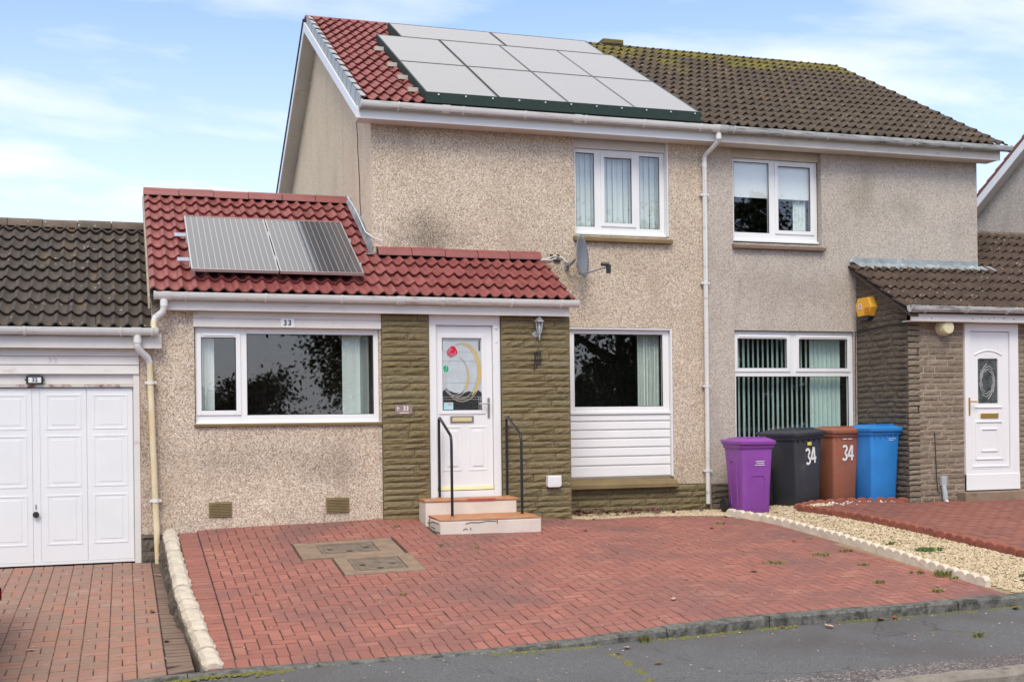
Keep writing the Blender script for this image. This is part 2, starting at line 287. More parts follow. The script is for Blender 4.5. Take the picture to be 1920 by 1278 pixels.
# ------------------------------------------------------------ mesh helpers
def rootloc(p):
    v = Vector((0, 0, 0))
    while p is not None: v += p.location; p = p.parent
    return v
class MB:
    def __init__(s): s.v = []; s.f = []; s.mi = []
    def add(s, vs, fs, mi=0):
        k = len(s.v); s.v += [tuple(v) for v in vs]; s.f += [tuple(i + k for i in f) for f in fs]; s.mi += [mi] * len(fs); return s
    def box(s, x0, x1, y0, y1, z0, z1, mi=0):
        v = [(x, y, z) for z in (z0, z1) for y in (y0, y1) for x in (x0, x1)]
        return s.add(v, [(0, 2, 3, 1), (4, 5, 7, 6), (0, 1, 5, 4), (2, 6, 7, 3), (0, 4, 6, 2), (1, 3, 7, 5)], mi)
    def prism(s, poly, axis, a, b, mi=0):
        n = len(poly)
        def P(u, v, t): return {'X': (t, u, v), 'Y': (u, t, v), 'Z': (u, v, t)}[axis]
        vs = [P(u, v, a) for u, v in poly] + [P(u, v, b) for u, v in poly]
        return s.add(vs, [tuple(range(n)), tuple(range(2 * n - 1, n - 1, -1))] + [(i, i + n, (i + 1) % n + n, (i + 1) % n) for i in range(n)], mi)
    def tube(s, pts, r, seg=10, mi=0, cap=True):
        pts = [Vector(p) for p in pts]; n = len(pts); rs = r if isinstance(r, (list, tuple)) else [r] * n
        t0 = (pts[1] - pts[0]).normalized(); up = Vector((0, 0, 1)) if abs(t0.z) < .9 else Vector((0, 1, 0))
        u = t0.cross(up).normalized(); vs = []
        for i, p in enumerate(pts):
            t = ((pts[min(i + 1, n - 1)] - pts[max(i - 1, 0)])).normalized()
            u = (u - t * u.dot(t)).normalized(); w_ = t.cross(u)
            for k in range(seg):
                a = 2 * pi * k / seg; vs.append(p + (u * cos(a) + w_ * sin(a)) * rs[i])
        fs = [(i * seg + k, i * seg + (k + 1) % seg, (i + 1) * seg + (k + 1) % seg, (i + 1) * seg + k) for i in range(n - 1) for k in range(seg)]
        if cap: fs += [tuple(range(seg))[::-1], tuple(range((n - 1) * seg, n * seg))]
        return s.add(vs, fs, mi)
    def lathe(s, prof, c=(0, 0, 0), axis='Z', seg=20, mi=0):
        vs = []; n = len(prof)
        for r_, h in prof:
            for k in range(seg):
                a = 2 * pi * k / seg; x, y = r_ * cos(a), r_ * sin(a)
                q = {'Z': (x, y, h), 'Y': (x, h, y), 'X': (h, x, y)}[axis]; vs.append((q[0] + c[0], q[1] + c[1], q[2] + c[2]))
        fs = [(i * seg + k, i * seg + (k + 1) % seg, (i + 1) * seg + (k + 1) % seg, (i + 1) * seg + k) for i in range(n - 1) for k in range(seg)]
        fs += [tuple(range(seg))[::-1], tuple(range((n - 1) * seg, n * seg))]
        return s.add(vs, fs, mi)
    def loft(s, secs, mi=0, cap=True):
        n = len(secs[0]); vs = [p for q in secs for p in q]
        fs = [(i * n + k, i * n + (k + 1) % n, (i + 1) * n + (k + 1) % n, (i + 1) * n + k) for i in range(len(secs) - 1) for k in range(n)]
        if cap: fs += [tuple(range(n))[::-1], tuple(range((len(secs) - 1) * n, len(secs) * n))]
        return s.add(vs, fs, mi)
    def mesh(s, name, mats, smooth=False):
        me = bpy.data.meshes.new(name); me.from_pydata(s.v, [], s.f)
        for m in (mats if isinstance(mats, (list, tuple)) else [mats]): me.materials.append(m)
        if max(s.mi or [0]) > 0: me.polygons.foreach_set('material_index', s.mi)
        if smooth:
            me.polygons.foreach_set('use_smooth', [True] * len(me.polygons))
            me.update()
            try: me.set_sharp_from_angle(angle=radians(35))
            except Exception: pass
        me.update(); return me
    def build(s, name, mats, parent=None, bevel=0, smooth=False, label=None):
        l = rootloc(parent); s.v = [(x - l.x, y - l.y, z - l.z) for x, y, z in s.v] if l.length > 0 else s.v
        o = bpy.data.objects.new(name, s.mesh(name, mats, smooth)); C.objects.link(o)
        if parent: o.parent = parent
        if bevel:
            b = o.modifiers.new('bevel', 'BEVEL'); b.width = bevel; b.segments = 2; b.limit_method = 'ANGLE'; b.harden_normals = False
        if label: o['label'] = label
        return o
def tag(o, label=None, cat=None, group=None, kind=None):
    if label: o['label'] = label
    if cat: o['category'] = cat
    if group: o['group'] = group
    if kind: o['kind'] = kind
    return o
def thing(name, label, cat, loc=(0, 0, 0), group=None):
    o = bpy.data.objects.new(name, None); C.objects.link(o); o.location = loc; o.empty_display_size = .2
    return tag(o, label, cat, group)
def inst(name, me, parent, mat4):
    o = bpy.data.objects.new(name, me); C.objects.link(o)
    if parent: o.parent = parent; mat4 = Matrix.Translation(-rootloc(parent)) @ mat4
    o.matrix_local = mat4; return o
def place(root, loc, rz=0, rx=0, ry=0): root.location = loc; root.rotation_euler = (rx, ry, rz)
def copy_tree(o, parent=None):
    c = o.copy(); C.objects.link(c)
    if parent: c.parent = parent
    for ch in o.children: copy_tree(ch, c)
    return c
def textmesh(txt, size, mat, parent, loc, rot=(pi / 2, 0, 0), name='lettering', bold=0, sx=1, ext=.002):
    cu = bpy.data.curves.new(name, 'FONT'); cu.body = txt; cu.size = size; cu.extrude = ext; cu.align_x = 'CENTER'; cu.align_y = 'CENTER'; cu.offset = bold; cu.resolution_u = 3
    t = bpy.data.objects.new(name, cu); C.objects.link(t); bpy.context.view_layer.update()
    me = bpy.data.meshes.new_from_object(t.evaluated_get(bpy.context.evaluated_depsgraph_get())); bpy.data.objects.remove(t)
    me.materials.clear(); me.materials.append(mat)
    return inst(name, me, parent, Matrix.Translation(loc) @ Euler(rot).to_matrix().to_4x4() @ Matrix.Diagonal((sx, 1, 1, 1)))
def wall_y(mb, x0, x1, z0, z1, y0, y1, ops=(), mi=0):
    xs = sorted({x0, x1, *[min(max(v, x0), x1) for o in ops for v in o[:2]]}); zs = sorted({z0, z1, *[min(max(v, z0), z1) for o in ops for v in o[2:]]})
    for a, b in zip(xs, xs[1:]):
        run = None
        for c, d in zip(zs, zs[1:]):
            mx, mz = (a + b) / 2, (c + d) / 2
            if any(o[0] < mx < o[1] and o[2] < mz < o[3] for o in ops):
                if run: mb.box(a, b, y0, y1, *run, mi); run = None
            else: run = (run[0] if run else c, d)
        if run: mb.box(a, b, y0, y1, *run, mi)
    return mb

# ------------------------------------------------------------ ground heights (metres)
BX = [(-40, -.35), (.39, -.35), (.40, -.03), (1.2, 0), (2.8, .035), (5, -.03), (5.6, -.09), (7.8, -.09), (8.6, 0), (9, .02), (14, .05), (60, .4)]
KX = [(-40, -1.4), (-6, -.70), (-.1, -.63), (.6, -.59), (2.5, -.585), (3.3, -.55), (4.4, -.48), (5.3, -.455), (6.4, -.45), (7.44, -.43), (9, -.40), (14, -.3), (60, .6)]
def itp(T, x):
    for (a, p), (b, q) in zip(T, T[1:]):
        if x <= b: return p + (q - p) * max(0, (x - a) / (b - a))
    return T[-1][1]
def G(x, y):
    b, k = itp(BX, x), itp(KX, x)
    return b if y >= 0 else b + (k - b) * min(1, -y / 5)
def PV(x): return itp(KX, x) - itp([(-40, .012), (2.6, .012), (4.4, .085), (60, .085)], x)
def sheet(name, xs, ys, zf, mat, kind='structure', label=None):
    vs = [(x, y, zf(x, y)) for y in ys for x in xs]; n = len(xs)
    fs = [(j * n + i, j * n + i + 1, (j + 1) * n + i + 1, (j + 1) * n + i) for j in range(len(ys) - 1) for i in range(n - 1)]
    o = MB().add(vs, fs).build(name, mat)
    tag(o, label, kind=kind); return o
def fr(a, b, n): return [a + (b - a) * i / n for i in range(n + 1)]
sheet('ground', fr(-300, 300, 2), fr(-300, 300, 2), lambda x, y: -1.6, M_gr, label='grassy ground all around the houses')
sheet('garage_driveway_ground', [-14, -6, -3, -1.5, -.7, -.1, .388], fr(-5, 0, 10) + [12], lambda x, y: G(x, y) - .03, M_joint, label='bedding under the neighbouring weathered brick drive')
drive33 = sheet('driveway', [.5, .8, 1.2, 2, 2.8, 3.3, 4.4, 5, 5.3, 5.6, 6.4, 7.1, 7.6], fr(-5, 0, 10) + [.45, 1.2], lambda x, y: G(x, y) - .022, M_joint, label='red herringbone block paved driveway in front of the house')
drive34 = sheet('neighbouring_driveway', [8.62, 9, 10, 12, 14, 18, 24], fr(-5, 0, 10) + [1.2], lambda x, y: G(x, y) - .022, M_joint, label='rust red block paved drive beside the gravel bed')
sheet('foundation_ground', [.4, 5, 7.6, 9, 24], [0.02, 1, 12], lambda x, y: -.25, M_joint)
sheet('gravel_bed', [7.42, 7.8, 8.2, 8.66], fr(-5, 1.1, 12), lambda x, y: G(x, y) - .005, M_gravelb, label='golden gravel strip between the two drives')
sheet('gravel_margin', [5.2, 5.6, 6.2, 7, 7.6], [0.0, .3, .6, 1.06], lambda x, y: G(x, y) - .004, M_gravelb, label='narrow gravel margin under the front window')
XS = [-40, -14, -6, -3, -1, 0, 1, 2, 2.6, 3, 3.5, 4, 4.5, 5, 6, 7.4, 9, 12, 18, 30, 60]
sheet('pavement', XS, [-6.68, -6.2, -5.6, -5.09], lambda x, y: PV(x) - .03 * (-5.1 - y) / 1.6, M_asph, label='grey asphalt pavement with fine cracks')
sheet('pavement_strip', XS, [-6.98, -6.68], lambda x, y: PV(x) - .03 * (-5.1 - y) / 1.6 + .003, M_asph2, label='coarser chipping strip of pavement along the road kerb')
sheet('road', XS, [-13.2, -7.1], lambda x, y: PV(x) - .18, M_road, label='asphalt street beyond the pavement')
sheet('far_verge', XS, [-80, -13.2], lambda x, y: PV(x) - .06, M_gr, label='grass verge across the street')

# ------------------------------------------------------------ kerbs
def kerb(label, y0, y1, ztop, depth, breaks, mat, r=.02):
    t = thing('kerb', label, 'kerb', (breaks[0], y0, ztop(breaks[0])))
    for a, b in zip(breaks, breaks[1:]):
        a2, b2 = a + .004, b - .004; m = MB(); n = 4; secs = []
        for i in range(n + 1):
            x = a2 + (b2 - a2) * i / n; z = ztop(x) + rr(-.005, .004); j = rr(-.006, .005)
            secs.append([(x, y1, z - depth), (x, y0 + j, z - depth), (x, y0 + j, z - r), (x, y0 + j + r * .8, z), (x, y1, z)])
        m.loft(secs).build('kerb_stone', mat, t)
    return t
kerb('dark weathered concrete kerb along the foot of the red driveway', -5.13, -5.005, lambda x: itp(KX, x) + .004, .2, [-6.0 + .915 * i for i in range(24)], M_kerb)
kerb('lighter road kerb at the near edge of the pavement', -7.12, -6.975, lambda x: PV(x) - .03, .22, [-4.95 + .915 * i for i in range(22)], M_kerb2, .03)

# ------------------------------------------------------------ pavers
def paver_mesh(w_, d_, h=.03, c=.0055):
    x, y = w_ / 2, d_ / 2
    v = [(-x, -y, -h), (x, -y, -h), (x, y, -h), (-x, y, -h), (-x, -y, -c), (x, -y, -c), (x, y, -c), (-x, y, -c), (-x + c, -y + c, 0), (x - c, -y + c, 0), (x - c, y - c, 0), (-x + c, y - c, 0)]
    f = [(0, 1, 5, 4), (1, 2, 6, 5), (2, 3, 7, 6), (3, 0, 4, 7), (4, 5, 9, 8), (5, 6, 10, 9), (6, 7, 11, 10), (7, 4, 8, 11), (8, 9, 10, 11)]
    return v, f
def lay(bricks, parent, mat, name, field, gap=.0045, jit=.0025, limit=300, edge=None):
    def near(b): return (b[0] - 1.5) ** 2 * .25 + (b[1] + 13.8) ** 2
    vis = sorted(bricks, key=near); cache = {}; rest = MB()
    for i, (x, y, w_, d_) in enumerate(vis):
        e = .05; sx = (G(x + e, y) - G(x - e, y)) / (2 * e); sy = (G(x, y + e) - G(x, y - e)) / (2 * e)
        if abs(sx) > .2: sx = 0
        M4 = Matrix.Translation((x + rr(-.001, .001), y + rr(-.001, .001), G(x, y) + rr(-jit, jit))) @ Euler((atan(sy) + rr(-.012, .012), -atan(sx) + rr(-.012, .012), rr(-.01, .01))).to_matrix().to_4x4()
        k = (round(w_, 3), round(d_, 3))
        if k not in cache:
            v, f = paver_mesh(w_ - gap, d_ - gap); cache[k] = (v, f, None)
        v, f, me = cache[k]
        if i < limit:
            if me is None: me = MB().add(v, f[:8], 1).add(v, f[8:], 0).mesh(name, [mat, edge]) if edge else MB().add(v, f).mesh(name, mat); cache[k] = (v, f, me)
            inst(name, me, parent, M4)
        else:
            q_ = [M4 @ Vector(p) for p in v]
            if edge:
                k0 = len(rest.v); rest.v += [tuple(p) for p in q_]; rest.f += [tuple(i_ + k0 for i_ in f_) for f_ in f]; rest.mi += [1] * 8 + [0]
            else: rest.add(q_, f)
    if rest.v: tag(rest.build(field, [mat, edge] if edge else mat, parent), kind='stuff')
STEP = (3.27, 4.5, -.95, .2); MH = [(1.68, 2.72, -1.76, -1.04), (1.98, 2.76, -2.5, -1.74)]
def inr(x, y, r_): return r_[0] < x < r_[1] and r_[2] < y < r_[3]
def ok33(x, y):
    top = itp([(.7, -.0), (5.2, .0), (5.6, .18), (6.3, .36), (6.9, .2), (7.2, .0), (7.45, -.2)], x)
    rt = itp([(-5, 7.43), (-3.5, 7.46), (-2, 7.52), (-1, 7.55), (-.4, 7.5), (0, 7.4)], y)
    return .76 < x < rt and -4.8 < y < top and not inr(x, y, STEP) and not any(inr(x, y, r_) for r_ in MH)
def herring(ok, x0, y0, nx, ny, u=.1):
    out_ = []
    for i in range(nx):
        for j in range(ny):
            m = (i - j) % 4; x, y = x0 + i * u, y0 + j * u
            if m == 0:
                a, b = ok(x + u / 2, y + u / 2), ok(x + 1.5 * u, y + u / 2)
                if a and b: out_.append((x + u, y + u / 2, 2 * u, u))
                elif a: out_.append((x + u / 2, y + u / 2, u, u))
                elif b: out_.append((x + 1.5 * u, y + u / 2, u, u))
            elif m == 3:
                a, b = ok(x + u / 2, y + u / 2), ok(x + u / 2, y + 1.5 * u)
                if a and b: out_.append((x + u / 2, y + u, u, 2 * u))
                elif a: out_.append((x + u / 2, y + u / 2, u, u))
                elif b: out_.append((x + u / 2, y + 1.5 * u, u, u))
    return out_
br = herring(ok33, .66, -4.9, 70, 56)
br += [(.655, -4.75 + .1 * i, .2, .1) for i in range(47)]
br += [(.60 + .1 * i, -4.9, .1, .2) for i in range(69)]
M_arris = sm('arris_sand_and_shade', (.25, .112, .092), .9, .35, 14); M_arris32 = sm('arris_sand_and_shade_pale', (.29, .17, .13), .9, .35, 14)  # chamfer colours: jointing sand plus the shade of the joints, painted in
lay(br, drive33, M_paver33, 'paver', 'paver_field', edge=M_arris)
bw = []
for i in range(-8, 2):
    for j in range(25):
        x, y = -.03 + .2 * i, -4.95 + .2 * j
        if (i + j) % 2: bw += [(x, y + .05, .2, .1), (x, y + .15, .2, .1)]
        else: bw += [(x - .05, y + .1, .1, .2), (x + .05, y + .1, .1, .2)]
gd = bpy.data.objects['garage_driveway_ground']
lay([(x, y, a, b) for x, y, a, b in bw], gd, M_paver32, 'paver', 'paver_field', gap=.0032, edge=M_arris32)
lay([(.367, -4.95 + .1 * j + .05, .19, .1) for j in range(50)], gd, M_paver32b, 'brown_paver', 'brown_paver_field', edge=sm('arris_sand_and_shade_dark', (.10, .07, .055), .9), limit=0)  # chamfers painted dark for sand and for shade in the joints
def ok34(x, y):
    lf = itp([(-5, 8.85), (-3.7, 8.80), (-2.3, 8.72), (-.7, 8.55), (0, 8.38), (.3, 8.6)], y)
    return lf < x < 15 and -5 < y < (.2 if x < 9.9 else -.17)
lay(herring(ok34, 8.3, -5.1, 68, 54), drive34, M_paver34, 'paver', 'paver_field', limit=0, edge=sm('arris_sand_and_shade_rust', (.15, .06, .05), .9))  # chamfer colour mixes sand with painted joint shade
# dull strip right of brown pavers is the wall foot; mossy line along the kerb
def scatter_blobs(name, label, pts, mat, size, kind='stuff', par=None):
    m = MB()
    for (x, y, z) in pts:
        s_ = size * rr(.5, 1.3); a0 = R() * 6; n = 5
        ring = [(x + cos(a0 + 2 * pi * k / n) * s_ * rr(.7, 1.2), y + sin(a0 + 2 * pi * k / n) * s_ * rr(.7, 1.2), z) for k in range(n)]
        m.add(ring + [(x, y, z + s_ * .55)], [(k, (k + 1) % n, n) for k in range(n)])
    o = m.build(name, mat, par); tag(o, label, kind=kind); return o
pts = []
for i in range(2600):
    x = rr(2.6, 13) if R() < .85 else rr(.2, 1.2); d = abs(random.gauss(0, .05)); 
    if sin(x * 3.1) + sin(x * 7.7 + 1) + R() * 1.4 < .2: continue
    pts.append((x, -5.135 - d, PV(x) - .001))
for i in range(260):
    t = i / 260; x = 3.40 + .25 * t - .33 * t * t + .03 * sin(t * 9); y = -5.45 - .95 * t
    if sin(t * 21) + R() * 1.7 > 1.0: pts.append((x + random.gauss(0, .012), y, PV(x) - .03 * (-5.1 - y) / 1.6))
for i in range(170):
    t = i / 170; x = 5.95 + 1.2 * t; y = -5.75 - .35 * t - .12 * sin(t * 5)
    if R() < .3: pts.append((x + random.gauss(0, .01), y + random.gauss(0, .012), PV(x) - .03 * (-5.1 - y) / 1.6))
scatter_blobs('moss', 'yellow green moss in the kerb line and pavement cracks', pts, M_moss, .014)

# ------------------------------------------------------------ gravel pebbles
def pebbles(name, label, spots, size):
    m = MB()
    for x, y in spots:
        s_ = size * rr(.6, 1.4); z = G(x, y) + s_ * .1; a0 = R() * 6.3; sx, sy, sz = s_ * rr(.7, 1.2), s_ * rr(.7, 1.2), s_ * rr(.5, .9)
        vs = [(x + cos(a0 + k * pi / 2) * sx, y + sin(a0 + k * pi / 2) * sy, z) for k in range(4)] + [(x + rr(-.3, .3) * s_, y + rr(-.3, .3) * s_, z + sz)]
        m.add(vs, [(0, 1, 4), (1, 2, 4), (2, 3, 4), (3, 0, 4)])
    tag(m.build(name, M_gravel), label, kind='stuff')
def red_x(y): return itp([(-5, 8.78), (-3.7, 8.74), (-2.3, 8.66), (-1.5, 8.58), (-.7, 8.45), (-.1, 8.27), (.4, 8.3), (1.1, 8.3)], y)
def white_x(y): return itp([(-5, 7.47), (-3.5, 7.53), (-2.4, 7.6), (-1.3, 7.65), (-.6, 7.58), (-.1, 7.42), (.1, 7.36)], y)
sp = []
while len(sp) < 15000:
    x, y = rr(7.3, 8.85), rr(-4.98, .98)
    if y > -.1 or white_x(y) + .06 < x < red_x(y) - .05: sp.append((x, y))
pebbles('gravel', 'golden gravel chippings between white and terracotta edging', sp, .014)
sp = []
while len(sp) < 3800:
    x, y = rr(5.2, 7.6), rr(-.1, .98)
    if y > itp([(5.2, .0), (5.6, .2), (6.3, .38), (6.9, .22), (7.2, .02), (7.6, -.1)], x): sp.append((x, y))
pebbles('gravel', 'golden gravel margin along the foot of the house wall', sp, .013)
sp = [(8.5 + R() * 1.4, rr(.05, .25) - (R() ** 3) * .3) for _ in range(60)]
m = MB()
for x, y in sp:
    s_ = rr(.012, .026); z = G(x, y) + .004
    m.add([(x + cos(k * pi / 2) * s_, y + sin(k * pi / 2) * s_ * .8, z) for k in range(4)] + [(x, y, z + s_ * .7)], [(0, 1, 4), (1, 2, 4), (2, 3, 4), (3, 0, 4)])
tag(m.build('white_pebbles', sm('pebble_white', (.72, .68, .62), .7)), 'scattered white pebbles in front of the brown and blue bins', kind='stuff')

# ------------------------------------------------------------ roof system
SL = .55; ANG = atan(SL); CA, SA = cos(ANG), sin(ANG)
TW, TG = .29, .322
def tile_mesh(wd, seg=6, L=.40):
    prof = []
    for i in range(seg * 2 + 1):
        u = i / (seg * 2) * wd; ph = (u / .145) % 1.0; h = .030 * max(0, cos((ph - .3) * 2 * pi)) ** 1.0 + .008 * cos((ph - .3) * 2 * pi)
        prof.append((u - wd / 2, h))
    vs = []; n = len(prof)
    for y, z in ((0, .052), (L, .008)):
        vs += [(x, y, z + h) for x, h in prof]
    vs += [(x, .004, .030 + h) for x, h in prof]
    fs = [(i, i + 1, n + i + 1, n + i) for i in range(n - 1)] + [(2 * n + i, 2 * n + i + 1, i + 1, i) for i in range(n - 1)]
    vs += [(-wd / 2, L, -.005), (wd / 2, L, -.005)]
    fs += [(0, n, 3 * n, 2 * n), (n - 1, 3 * n - 1, 3 * n + 1, 2 * n - 1)]
    return vs, fs
TV = tile_mesh(TW); tile_cache = {}
def tiles(roof, x0, x1, yE, zE, yT, mat, vis=None, slope_sign=1, limit=300, bond=0, field='tile_field'):
    """courses of double roll tiles from the eave line (yE,zE) up to yT"""
    ncol = max(1, round((x1 - x0) / TW)); wd = (x1 - x0) / ncol; nrow = max(1, math.ceil(abs(yT - yE) / CA / TG)); k = wd / TW
    key = mat.name
    if key not in tile_cache: tile_cache[key] = MB().add(*TV).mesh('tile', mat, True)
    me = tile_cache[key]; rest = MB(); cnt = 0
    for r_ in range(nrow):
        d = r_ * TG
        if (abs(yT - yE) / CA) - d < .1: break
        for c in range(ncol):
            x = x0 + (c + .5) * wd; y = yE + slope_sign * d * CA; z = zE + d * SA
            if vis and not vis(x, y): continue
            Lr = min(1.0, ((abs(yT - yE) / CA) - d) / .40)
            M4 = Matrix.Translation((x + rr(-.002, .002), y, z + rr(-.003, .003))) @ (Matrix.Rotation(pi, 4, 'Z') if slope_sign < 0 else Matrix.Identity(4)) @ Matrix.Rotation(ANG + rr(-.006, .006), 4, 'X') @ Matrix.Rotation(rr(-.008, .008), 4, 'Z') @ Matrix.Diagonal((k, Lr, 1, 1))
            if cnt < limit: inst('tile', me, roof, M4)
            else: rest.add([M4 @ Vector(p) for p in TV[0]], TV[1])
            cnt += 1
    if rest.v: tag(rest.build(field, mat, roof, smooth=True), kind='stuff')
    return cnt
def slab(mb, x0, x1, yE, zE, yT, off=-.012, th=.03):
    zT = zE + SL * abs(yT - yE)
    mb.add([(x0, yE, zE + off), (x1, yE, zE + off), (x1, yT, zT + off), (x0, yT, zT + off), (x0, yE, zE + off - th), (x1, yE, zE + off - th), (x1, yT, zT + off - th), (x0, yT, zT + off - th)],
           [(0, 1, 2, 3), (7, 6, 5, 4), (0, 4, 5, 1), (1, 5, 6, 2), (2, 6, 7, 3), (3, 7, 4, 0)])
def ridge(roof, x0, x1, y, z, mat, r=.12, L=.45, end=True):
    r *= 1.12
    n = max(1, round((x1 - x0) / L)); l = (x1 - x0) / n
    prof = [(r * cos(pi * k / 8) * 1.15, r * .92 * sin(pi * k / 8) ** .8 - .02) for k in range(9)]
    prof2 = [(a * .86, b * .80) for a, b in prof]
    m = MB(); m.prism(prof + prof2[::-1], 'X', -l / 2 + .004, l / 2 - .004); 
    me = m.mesh('ridge_tile', mat, True)
    MB().prism([(y - r * .95, z - .03), (y + r * .95, z - .03), (y + r * .6, z + r * .5), (y - r * .6, z + r * .5)], 'X', x0 + .01, x1 - .01).build('ridge_mortar', M_under, roof)
    for i in range(n): inst('ridge_tile', me, roof, Matrix.Translation((x0 + (i + .5) * l, y, z + rr(-.004, .004))) @ Matrix.Rotation(rr(-.006, .006), 4, 'Y'))
    return n
def gutter(parent, x0, x1, y, z, mat, brk, joints=(), label=None, r=.056):
    """half round gutter, z is the rim height"""
    D_ = 1.45
    def arc(q, dz=0.0, rev=False):
        ks = range(8, -1, -1) if rev else range(9)
        return [(y + q * cos(pi + pi * k / 8), z + dz + D_ * q * sin(pi + pi * k / 8)) for k in ks]
    o_ = arc(r); i_ = arc(r - .004, 0, True)
    m = MB(); m.prism(o_ + i_, 'X', x0, x1)
    for j in joints: m.prism(arc(r + .008, .004) + i_, 'X', j - .05, j + .05)
    for e in (x0, x1): m.prism(arc(r + .007, .006), 'X', e - .012, e + .012)
    g = m.build('gutter', mat, parent, smooth=True, label=label)
    for b in brk:
        mm = MB()
        mm.prism(arc(r + .010, .003) + arc(r + .001, 0, True), 'X', b - .011, b + .011)
        mm.box(b - .011, b + .011, y + r * .6, y + r + .035, z - .035, z - .005)
        mm.build('gutter_bracket', mat, g)
    return g
def pipe(parent, pts, mat, r=.034, clips=(), name='downpipe', socket=()):
    m = MB(); m.tube(pts, r, 14)
    for s_ in socket: m.tube([(s_[0], s_[1], s_[2] - .035), (s_[0], s_[1], s_[2] + .035)], r + .006, 14)
    o = m.build(name, mat, parent, smooth=True)
    for (x, y, z) in clips:
        MB().box(x - .062, x + .062, y - .012, y + .045, z - .013, z + .013).tube([(x, y, z - .018), (x, y, z + .018)], r + .008, 14).build('pipe_clip', M_gutter, o)
    return o

# ------------------------------------------------------------ stone facing
def stone_var(seed, rough=.012, nx=7, nz=3):
    rnd = random.Random(seed); vs = []; f = []
    for j in range(nz + 1):
        for i in range(nx + 1):
            edge = i in (0, nx) or j in (0, nz); d = rnd.uniform(.2, .5) * rough if edge else rnd.uniform(.6, 1.6) * rough
            ex = rnd.uniform(-.006, .006) if i in (0, nx) and 0 < j < nz else 0
            vs.append((i / nx + ex, -d, j / nz + (rnd.uniform(-.03, .03) if j in (0, nz) and 0 < i < nx else 0)))
    n = nx + 1
    f += [(j * n + i, j * n + i + 1, (j + 1) * n + i + 1, (j + 1) * n + i) for j in range(nz) for i in range(nx)]
    k = len(vs); vs += [(0, .02, 0), (1, .02, 0), (1, .02, 1), (0, .02, 1)]
    f += [(k, k + 1) + tuple(range(nx, -1, -1)), (k + 1, k + 2) + tuple((j * n + nx) for j in range(nz, -1, -1)),
          (k + 2, k + 3) + tuple(nz * n + i for i in range(0, n)), (k + 3, k) + tuple(j * n for j in range(nz + 1))]
    return vs, f
stone_cache = {}
def stones(parent, face, pos, a0, a1, z0, z1, mat, ch=.080, lr=(.22, .62), lim=lambda a, z: True, rough=.016, gap=.008):
    if mat.name not in stone_cache: stone_cache[mat.name] = [MB().add(*stone_var(s_, rough)).mesh('stone', mat) for s_ in range(8)]
    z = z0; n = 0
    while z < z1 - .03:
        h = min(ch * rr(.82, 1.2), z1 - z)
        if z1 - z - h < .03: h = z1 - z
        a = a0
        while a < a1 - .01:
            l = rr(*lr)
            if a1 - a - l < .12: l = a1 - a
            if lim(a + l / 2, z + h / 2):
                me = random.choice(stone_cache[mat.name]); pr = rr(-.003, .003)
                if face == 'Y': M4 = Matrix.Translation((a + gap / 2, pos + pr, z + gap / 2)) @ Matrix.Diagonal((l - gap, 1, h - gap, 1))
                else: M4 = Matrix.Translation((pos + pr, a + l - gap / 2, z + gap / 2)) @ Matrix.Rotation(-pi / 2, 4, 'Z') @ Matrix.Diagonal((l - gap, 1, h - gap, 1))
                inst('stone', me, parent, M4); n += 1
            a += l
        z += h
    return n
# ------------------------------------------------------------ windows and blinds
def window(parent, x0, x1, z0, z1, y, panes, name='window', mat=None, fd=.06, label=None):
    """panes: (x0,x1,z0,z1,opening_sash)"""
    mat = mat or M_frame
    w_ = wall_y(MB(), x0, x1, z0, z1, y, y + fd, [p[:4] if not p[4] else (p[0] - .045, p[1] + .045, p[2] - .045, p[3] + .045) for p in panes]).build(name, mat, parent, bevel=.004, label=label)
    for p in panes:
        a, b, c, d, s_ = p
        if s_: wall_y(MB(), a - .052, b + .052, c - .052, d + .052, y - .016, y + fd - .01, [(a, b, c, d)]).build('sash', mat, w_, bevel=.005)
        MB().box(a - .004, b + .004, y + .022, y + .028, c - .004, d + .004).build('pane', M_glass, w_)
        m = wall_y(MB(), a, b, c, d, y + .008, y + .021, [(a + .006, b - .006, c + .006, d - .006)]); m.build('gasket', M_blackpl, w_)
        if s_: MB().box(a + .02, b - .02, y - .026, y - .016, d + .020, d + .034).build('trickle_vent', M_frame, w_, bevel=.002)
    MB().box(x0 - .01, x1 + .01, y - .03, y + .01, z0 - .03, z0 + .002).build('cill', mat, w_, bevel=.004)
    return w_
def vblind(label, x0, x1, z0, z1, y, groups, mat, slat=.089, cat='blind'):
    """groups: list of (xa, xb, spacing, angle)"""
    t = thing('vertical_blind', label, cat, ((x0 + x1) / 2, y, z1))
    MB().box(x0, x1, y - .02, y + .02, z1, z1 + .03).build('head_rail', M_frame, t)
    me = None
    n = 4; vs = []
    for i in range(n + 1):
        u = -.5 + i / n; vs += [(u * slat, .006 * (1 - 4 * u * u), 0), (u * slat, .006 * (1 - 4 * u * u), -1)]
    me = MB().add(vs, [(2 * i, 2 * i + 1, 2 * i + 3, 2 * i + 2) for i in range(n)]).mesh('slat', mat, True)
    for xa, xb, sp_, an in groups:
        x = xa
        while x <= xb + 1e-6:
            inst('slat', me, t, Matrix.Translation((x + rr(-.003, .003), y, z1 - .004)) @ Matrix.Rotation(an + rr(-.06, .06), 4, 'Z') @ Matrix.Diagonal((1, 1, z1 - z0, 1))); x += sp_
    return t

